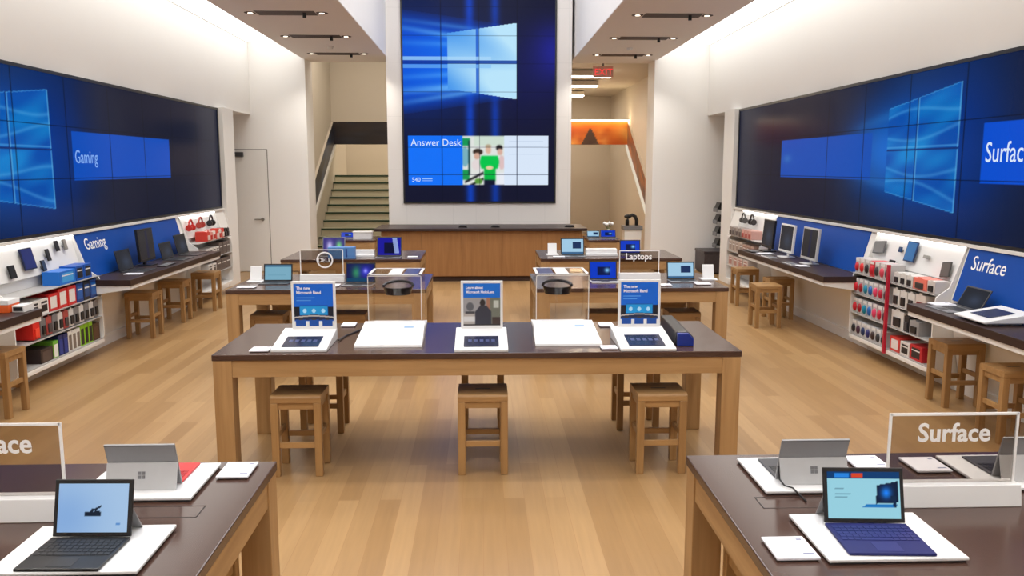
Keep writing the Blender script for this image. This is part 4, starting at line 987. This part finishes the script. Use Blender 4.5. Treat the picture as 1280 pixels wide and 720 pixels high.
def case(lab, x0, flip):
    w_ = .35
    t = thing('display_case', lab, 'display case', (x0 + w_ / 2, 5.0, .76), 0, 'clear display cases')
    hw = w_ / 2
    mb = MB(); mb.hexa([(-hw - .03, 0, 0), (hw + .03, 0, 0), (hw + .02, .435, 0), (-hw - .02, .435, 0)], [(-hw - .03, .004, .016), (hw + .03, .004, .016), (hw + .02, .435, .084), (-hw - .02, .435, .084)])
    o = obj('base', mb, WHITE, t, .002)
    obj('back_plate', MB().box(-hw - .01, hw + .01, .437, .81, 0, .02), WHITE, t, .002)
    mb = MB(); sl = V((0, .431, .068)); mb.M = basis((0, .004, .016), XF, sl); f = flip
    mb.box(.07, .13, .30, .34, .0006, .0012); obj('base_print', mb, mat('pale_blue_print', (150, 180, 210), .5), o)
    y0, y1, zt = .44, .80, .382
    def wall_box(xa, xb, ya, yb, za, zb): return MB().box(xa, xb, ya, yb, za, zb)
    g0 = .02
    obj('clear_side', wall_box(-hw, hw, y0, y0 + .004, g0, zt), GLASS, t); obj('clear_side', wall_box(-hw, hw, y1 - .004, y1, .02, zt), GLASS, t)
    obj('clear_side', wall_box(-hw, -hw + .004, y0 + .004, y1 - .004, .02, zt), GLASS, t); obj('clear_side', wall_box(hw - .004, hw, y0 + .004, y1 - .004, .02, zt), GLASS, t)
    mb = MB()
    for xx in (-hw, hw - .005):
        mb.box(xx, xx + .005, y0 - .001, y0 + .004, g0, zt)
    mb.box(-hw, hw, y0 - .001, y0 + .003, zt - .005, zt); obj('edge', mb, mat('acrylic_edge_grey', (214, 210, 204), .25), t)
    l = obj('lid', MB().box(-hw, hw, y0, y1, zt, zt + .004), GLASS, t)
    mb = MB(); e = .018; zz = zt + .004
    mb.box(-hw, -hw + e, y0, y1, zz, zz + .003); mb.box(hw - e, hw, y0, y1, zz, zz + .003); mb.box(-hw, hw, y0, y0 + e, zz, zz + .003); mb.box(-hw, hw, y1 - e, y1, zz, zz + .003)
    obj('lid_rim', mb, WHITE, l)
    obj('lid_dark_patch', MB().box(f * .055, f * .15, y0 + .03, y1 - .03, zz, zz + .002), mat('navy_lid_patch', (48, 52, 92), .3), l)  # flat navy patch towards one side of the lid, mirrored between cases
    obj('lid_pale_patch', MB().box(-f * .045, f * .04, y0 + .03, y1 - .03, zz, zz + .002), mat('grey_lid_patch', (214, 208, 202), .4), l)  # flat pale grey patch across the middle of the lid
    # the headset hung inside
    h = thing('smart_headset', 'black visor headset inside the clear case %s of the centre poster' % ('left' if f > 0 else 'right'), 'headset', (-.565 if f > 0 else .508, 5.61, 1.025), 0, 'visor headsets in the clear cases')
    mb = MB(); n = 12
    for k in range(n):
        a0, a1 = math.pi * k / n, math.pi * (k + 1) / n
        P = lambda a, r, z: (r * math.cos(a) * 1.05, -r * math.sin(a), z)
        mb.hexa([P(a0, .082, -.028), P(a1, .082, -.028), P(a1, .07, -.028), P(a0, .07, -.028)], [P(a0, .095, .022), P(a1, .095, .022), P(a1, .082, .022), P(a0, .082, .022)])
    obj('visor', mb, mat('black_visor', (20, 20, 24), .12, .7), h)
    mb = MB(); mb.tube([(.098 * math.cos(a), .11 * math.sin(a) + .01, .024 + .018 * math.sin(a)) for a in [math.pi * i / 12 for i in range(13)]], .010, 8); obj('headband', mb, DARKG, h)
    mb = MB(); mb.cyl((0, .07, -.245), (0, .07, .03), .006, 10); mb.box(-.07, .07, .062, .078, .024, .030); obj('clear_stem', mb, GLASS, h)
    return t
case('clear case with a headset, left of the centre poster on the middle table', -.746, 1)
case('clear case with a headset, right of the centre poster on the middle table', .352, -1)
info_card('small white card at the front left of the middle table', -1.375, -1.262, 4.89, 5.0)
info_card('small white card at the back of the middle table beside the left poster', -.965, -.87, 5.66, 5.79)
info_card('small white card at the front of the middle table left of the right stand', .71, .808, 4.885, 4.97)
info_card('small white card at the back of the middle table beside the right poster', .80, .90, 5.60, 5.72)
t = thing('presentation_clicker_case', 'long black case with a blue end, beside the right stand on the middle table', 'case', (1.235, 4.97, .76), math.radians(-3))
obj('body', MB().prism([(-.055, 0), (.055, 0), (.055, .05), (.02, .085), (-.055, .085)], .03, .62), BLACK, t, .008)
obj('end_cap', MB().prism([(-.05, 0), (.05, 0), (.05, .047), (.018, .08), (-.05, .08)], -.002, .03), mat('blue_end', (20, 44, 130), .35), t, .006)
tag(obj('charging_cable', MB().tube([(-.90, 5.2, .768), (-.88, 5.35, .765), (-.83, 5.5, .765), (-.80, 5.62, .765), (-.78, 5.78, .765)], .005), BLACK), 'black cable lying along the middle table behind the left stand', 'cable')

# ------------------------------------------------------------------ tables behind
BK = mat('black_keys', (38, 38, 40), .45)
GL = 'laptops on the back tables'
def pricestand(lab, loc, c=WHITE):
    t = thing('card_holder', lab, 'card holder', loc, 0, 'white card holders on the back tables')
    obj('foot', MB().box(-.075, .075, -.07, .07, 0, .014), c, t, .003)
    obj('panel', MB().hexa([(-.055, -.01, .014), (.055, -.01, .014), (.055, .005, .014), (-.055, .005, .014)], [(-.055, .03, .145), (.055, .03, .145), (.055, .04, .145), (-.055, .04, .145)]), c, t, .003)
    return t
pricestand('white card holder at the outer end of the left table behind', (-2.15, 8.0, .76))
pricestand('white card holder at the outer end of the right table behind', (2.19, 8.0, .76))
info_card('flat white card near the outer end of the left table behind', -2.21, -2.05, 7.55, 7.66)
info_card('flat white card near the outer end of the right table behind', 1.98, 2.12, 7.62, 7.72)
info_card('flat white card left of the pale laptop on the right table behind', 1.56, 1.74, 7.56, 7.66)
info_card('flat white card right of the round emblem sign on the left table behind', -1.42, -1.31, 7.62, 7.76)
laptop('laptop', 'laptop with a teal screen on the left table behind', 'laptop', (-1.94, 7.79, .76), 0, .27, .20, .165, .2, BLACK, DARKG, BK, 'lab', GL)
laptop('laptop', 'laptop with a green and violet picture on the left table behind', 'laptop', (-1.15, 7.64, .76), -.05, .28, .20, .19, .2, BLACK, MIDG, BK, 'aurora', GL)
laptop('laptop', 'laptop with a vivid blue screen on the right table behind', 'laptop', (1.166, 7.79, .76), 0, .27, .2, .18, .2, BLACK, SILVERL, BK, 'blue', GL)
laptop('laptop', 'laptop with a pale blue screen on the right table behind', 'laptop', (1.92, 7.79, .76), 0, .27, .2, .17, .2, BLACK, MIDG, BK, 'pale', GL)
t = acrylic_sign('clear sign with a round emblem on the left table behind', (-1.52, 7.98, .76), .40, .235, .075, None, .05, 0, 'clear standing signs behind')
mb = MB(); mb.ring((0.03, -.004, .075 + .135), .078, .014, .003); obj('emblem_ring', mb, TXT, t)
text('lettering', 'DELL', .062, TXT, basis((-.035, -.004, .075 + .113), XF, ZU), t, .9)
t = acrylic_sign('clear sign lettered Laptops on the right table behind', (1.51, 7.98, .76), .38, .215, .075, 'Laptops', .085, -.135, 'clear standing signs behind')
laptop('laptop', 'laptop with a violet and white picture on the third table left', 'laptop', (-1.13, 10.02, .76), 0, .30, .22, .235, .2, DARKG, MIDG, BK, 'violet', GL)
laptop('laptop', 'laptop with a pale screen on the third table right', 'laptop', (1.12, 10.10, .76), 0, .29, .22, .205, .2, BLACK, MIDG, BK, 'pale', GL)
laptop('laptop', 'laptop with a deep blue screen at the outer part of the third table right', 'laptop', (1.86, 10.25, .76), 0, .26, .2, .17, .2, BLACK, MIDG, BK, 'blue', GL)
laptop('laptop', 'laptop with purple and green tiles behind the round emblem sign', 'laptop', (-1.83, 10.2, .76), 0, .28, .2, .22, .2, MIDG, MIDG, BK, 'mixed', GL)
t = thing('white_riser', 'long white riser on the third table left', 'riser', (-1.50, 10.25, .76), 0, 'white risers on the third tables')
obj('block', MB().box(-.19, .19, -.06, .06, 0, .085), WHITE, t, .004); obj('lip', MB().box(-.2, .2, -.10, -.06, 0, .03), WHITE, t, .003)
dup(t, (1.47, 10.3, .76), 0, 'long white riser on the third table right')
t = thing('blue_display_box', 'light blue printed box behind the round emblem sign', 'box', (-1.67, 10.05, .76))
obj('carton', MB().box(-.16, .16, -.05, .05, 0, .14), mat('light_blue_print', (84, 134, 196), .4), t, .004); obj('print_bar', MB().box(.05, .07, -.052, -.05, .02, .12), mat('deep_blue_print', (30, 66, 140), .4), t)
info_card('small white card at the aisle end of the third table left', -.90, -.78, 10.1, 10.2)
info_card('small white card at the aisle end of the third table right', .86, 1.0, 10.05, 10.15)
pricestand('small white card holder beside the pale laptop on the third table right', (.87, 10.35, .76))
laptop('laptop', 'dark laptop with a blue screen on the far table left of the counter', 'laptop', (-2.06, 12.75, .76), 0, .22, .2, .10, .5, BLACK, MIDG, BK, 'blue', GL)
t = thing('white_riser', 'white box on the far table left of the counter', 'box', (-1.80, 12.85, .76)); obj('block', MB().box(-.15, .13, -.08, .08, 0, .10), WHITE, t, .004); obj('lid', MB().box(-.155, .135, -.085, .085, .10, .115), TRIMW, t)
laptop('laptop', 'laptop with a blue screen on the far table right of the counter', 'laptop', (1.95, 12.7, .76), 0, .24, .2, .12, .4, BLACK, MIDG, BK, 'blue', GL)
laptop('laptop', 'laptop with a pale screen on the far table right of the counter', 'laptop', (1.72, 12.7, .76), 0, .2, .2, .11, .4, BLACK, MIDG, BK, 'pale', GL)
t = thing('white_flowers', 'small white flowers in a vase on the far table right of the counter', 'flowers', (1.98, 13.12, .76))
obj('vase', MB().cyl((0, 0, 0), (0, 0, .12), .03, 14, .02), WHITE, t)
for k in range(6): obj('bloom', MB().sphere((.06 * math.cos(k), .04 * math.sin(k * 2), .20 + .02 * math.sin(k * 3)), .026), TRIMW, t, smooth=True); obj('stem', MB().tube([(0, 0, .1), (.06 * math.cos(k), .04 * math.sin(k * 2), .19)], .003), mat('stem_green', (80, 110, 60), .6), t)

# ------------------------------------------------------------------ shelf computers along the walls
def all_in_one(lab, loc, rz, w_, h_, frame, kind, stand_h=.06, tilt=.08, group='computers on the wall shelves'):
    """monitor facing local -Y"""
    t = thing('all_in_one_computer', lab, 'computer', loc, rz, group)
    obj('foot', MB().box(-.09, .09, -.06, .10, 0, .012), frame, t, .003)
    obj('neck', MB().box(-.03, .03, .035, .055, .012, stand_h + .14), frame, t, .003)
    M = Matrix.Translation((0, 0, stand_h)) @ Matrix.Rotation(-tilt, 4, 'X')
    mb = MB(); mb.M = M; mb.box(-w_ / 2, w_ / 2, 0, .03, 0, h_); b = obj('monitor', mb, frame, t, .004)
    picture('display', w_ - .04, h_ - .05, 40, 30, disp(kind), SCREEN, M @ basis((-w_ / 2 + .02, -.0008, .03), XF, ZU), b)
    k = obj('keyboard', MB().box(-.15, .15, -.24, -.14, 0, .012), frame, t, .003); obj('keys', keys(MB(), -.14, .14, -.235, -.145, .012), MIDG, k)
    return t
PL, PR = math.pi / 2, -math.pi / 2
# facing: rz=+90deg turns local -Y to +X (left wall), rz=-90deg to -X (right wall)
GS = 'computers on the wall shelves'
laptop('laptop', 'black gaming laptop nearest on the left wall shelf', 'laptop', (-3.50, 8.92, .76), PL, .36, .23, .22, .22, BLACK, DARKG, BK, 'dim', GS)
all_in_one('tall black computer in the middle of the gaming shelf', (-3.70, 9.42, .76), PL, .42, .36, BLACK, 'dark', .05)
laptop('laptop', 'black laptop right behind the tall computer on the gaming shelf', 'laptop', (-3.48, 10.05, .76), PL, .36, .23, .20, .22, BLACK, DARKG, BK, 'dim', GS)
laptop('laptop', 'black laptop at the far end of the gaming shelf', 'laptop', (-3.50, 10.62, .76), PL, .38, .23, .25, .22, BLACK, DARKG, BK, 'dim', GS)
info_card('small white card on the near end of the gaming shelf', -3.62, -3.46, 8.55, 8.66)
all_in_one('black computer at the far end of the right wall shelf', (3.68, 10.72, .76), PR, .40, .36, BLACK, 'dim', .05)
all_in_one('white framed computer in the middle of the far right shelf', (3.66, 10.0, .76), PR, .44, .34, WHITE, 'dim', .06)
all_in_one('silver framed computer nearest on the far right shelf', (3.66, 9.28, .76), PR, .44, .36, SILVERL, 'dark', .05)
info_card('white card on the far right shelf left of the white computer', 3.46, 3.64, 10.28, 10.46)
info_card('white card on the far right shelf below the silver computer', 3.46, 3.58, 8.98, 9.12)
laptop('laptop', 'grey laptop opened on the near right shelf before the blue Surface board', 'laptop', (3.47, 6.22, .76), PR, .32, .24, .18, .50, DARKG, MIDG, BK, 'dim', GS)
info_card('white card at the far end of the near right shelf', 3.55, 3.72, 6.36, 6.5)
t = thing('tablet_display', 'white frame with a dark tablet lying on the near right shelf', 'display frame', (3.60, 5.72, .76))
B = Matrix.Rotation(math.radians(10), 4, 'Y')
obj('foot', MB().box(-.12, .13, -.14, .14, 0, .02), WHITE, t, .003)
mb = MB(); mb.prism([(-.17, .018), (.18, .018), (.18, .085), (-.17, .03)], -.19, .19); obj('frame', mb, WHITE, t, .004)
mb = MB(); mb.M = basis((0, 0, .0575), (0, -1, 0), V((.35, 0, .055))); mb.box(-.11, .11, -.095, .095, .0005, .004); obj('tablet', mb, mat('dark_navy_glass', (28, 34, 62), .25, .5), t)
t = thing('product_box', 'orange and white box on the end of the near left shelf', 'box', (-3.66, 6.40, .76)); obj('carton', MB().box(-.12, .12, -.08, .08, 0, .09), mat('orange_card', (226, 96, 34), .45), t, .003); obj('lid', MB().box(-.122, .122, -.082, .082, .06, .095), WHITE, t, .003)
t = thing('product_box', 'white box with black print on the end of the near left shelf', 'box', (-3.50, 6.42, .76)); obj('carton', MB().box(-.03, .06, -.07, .07, 0, .05), WHITE, t, .003); obj('print_panel', MB().box(-.02, .05, -.072, -.07, .01, .04), BLACK, t)

# ================================================================== CAMERA
f = 1050.0
cd = bpy.data.cameras.new('camera'); cam = bpy.data.objects.new('camera', cd); COL.objects.link(cam)
cd.sensor_width = 36; cd.lens = f * 36 / 1280; cd.clip_start = .05; cd.clip_end = 100
pit, yaw = math.radians(8.1836), math.radians(2.0516)
cam.location = (0, 0, 1.84); cam.rotation_euler = (math.pi / 2 - pit, 0, -yaw)
scn.camera = cam
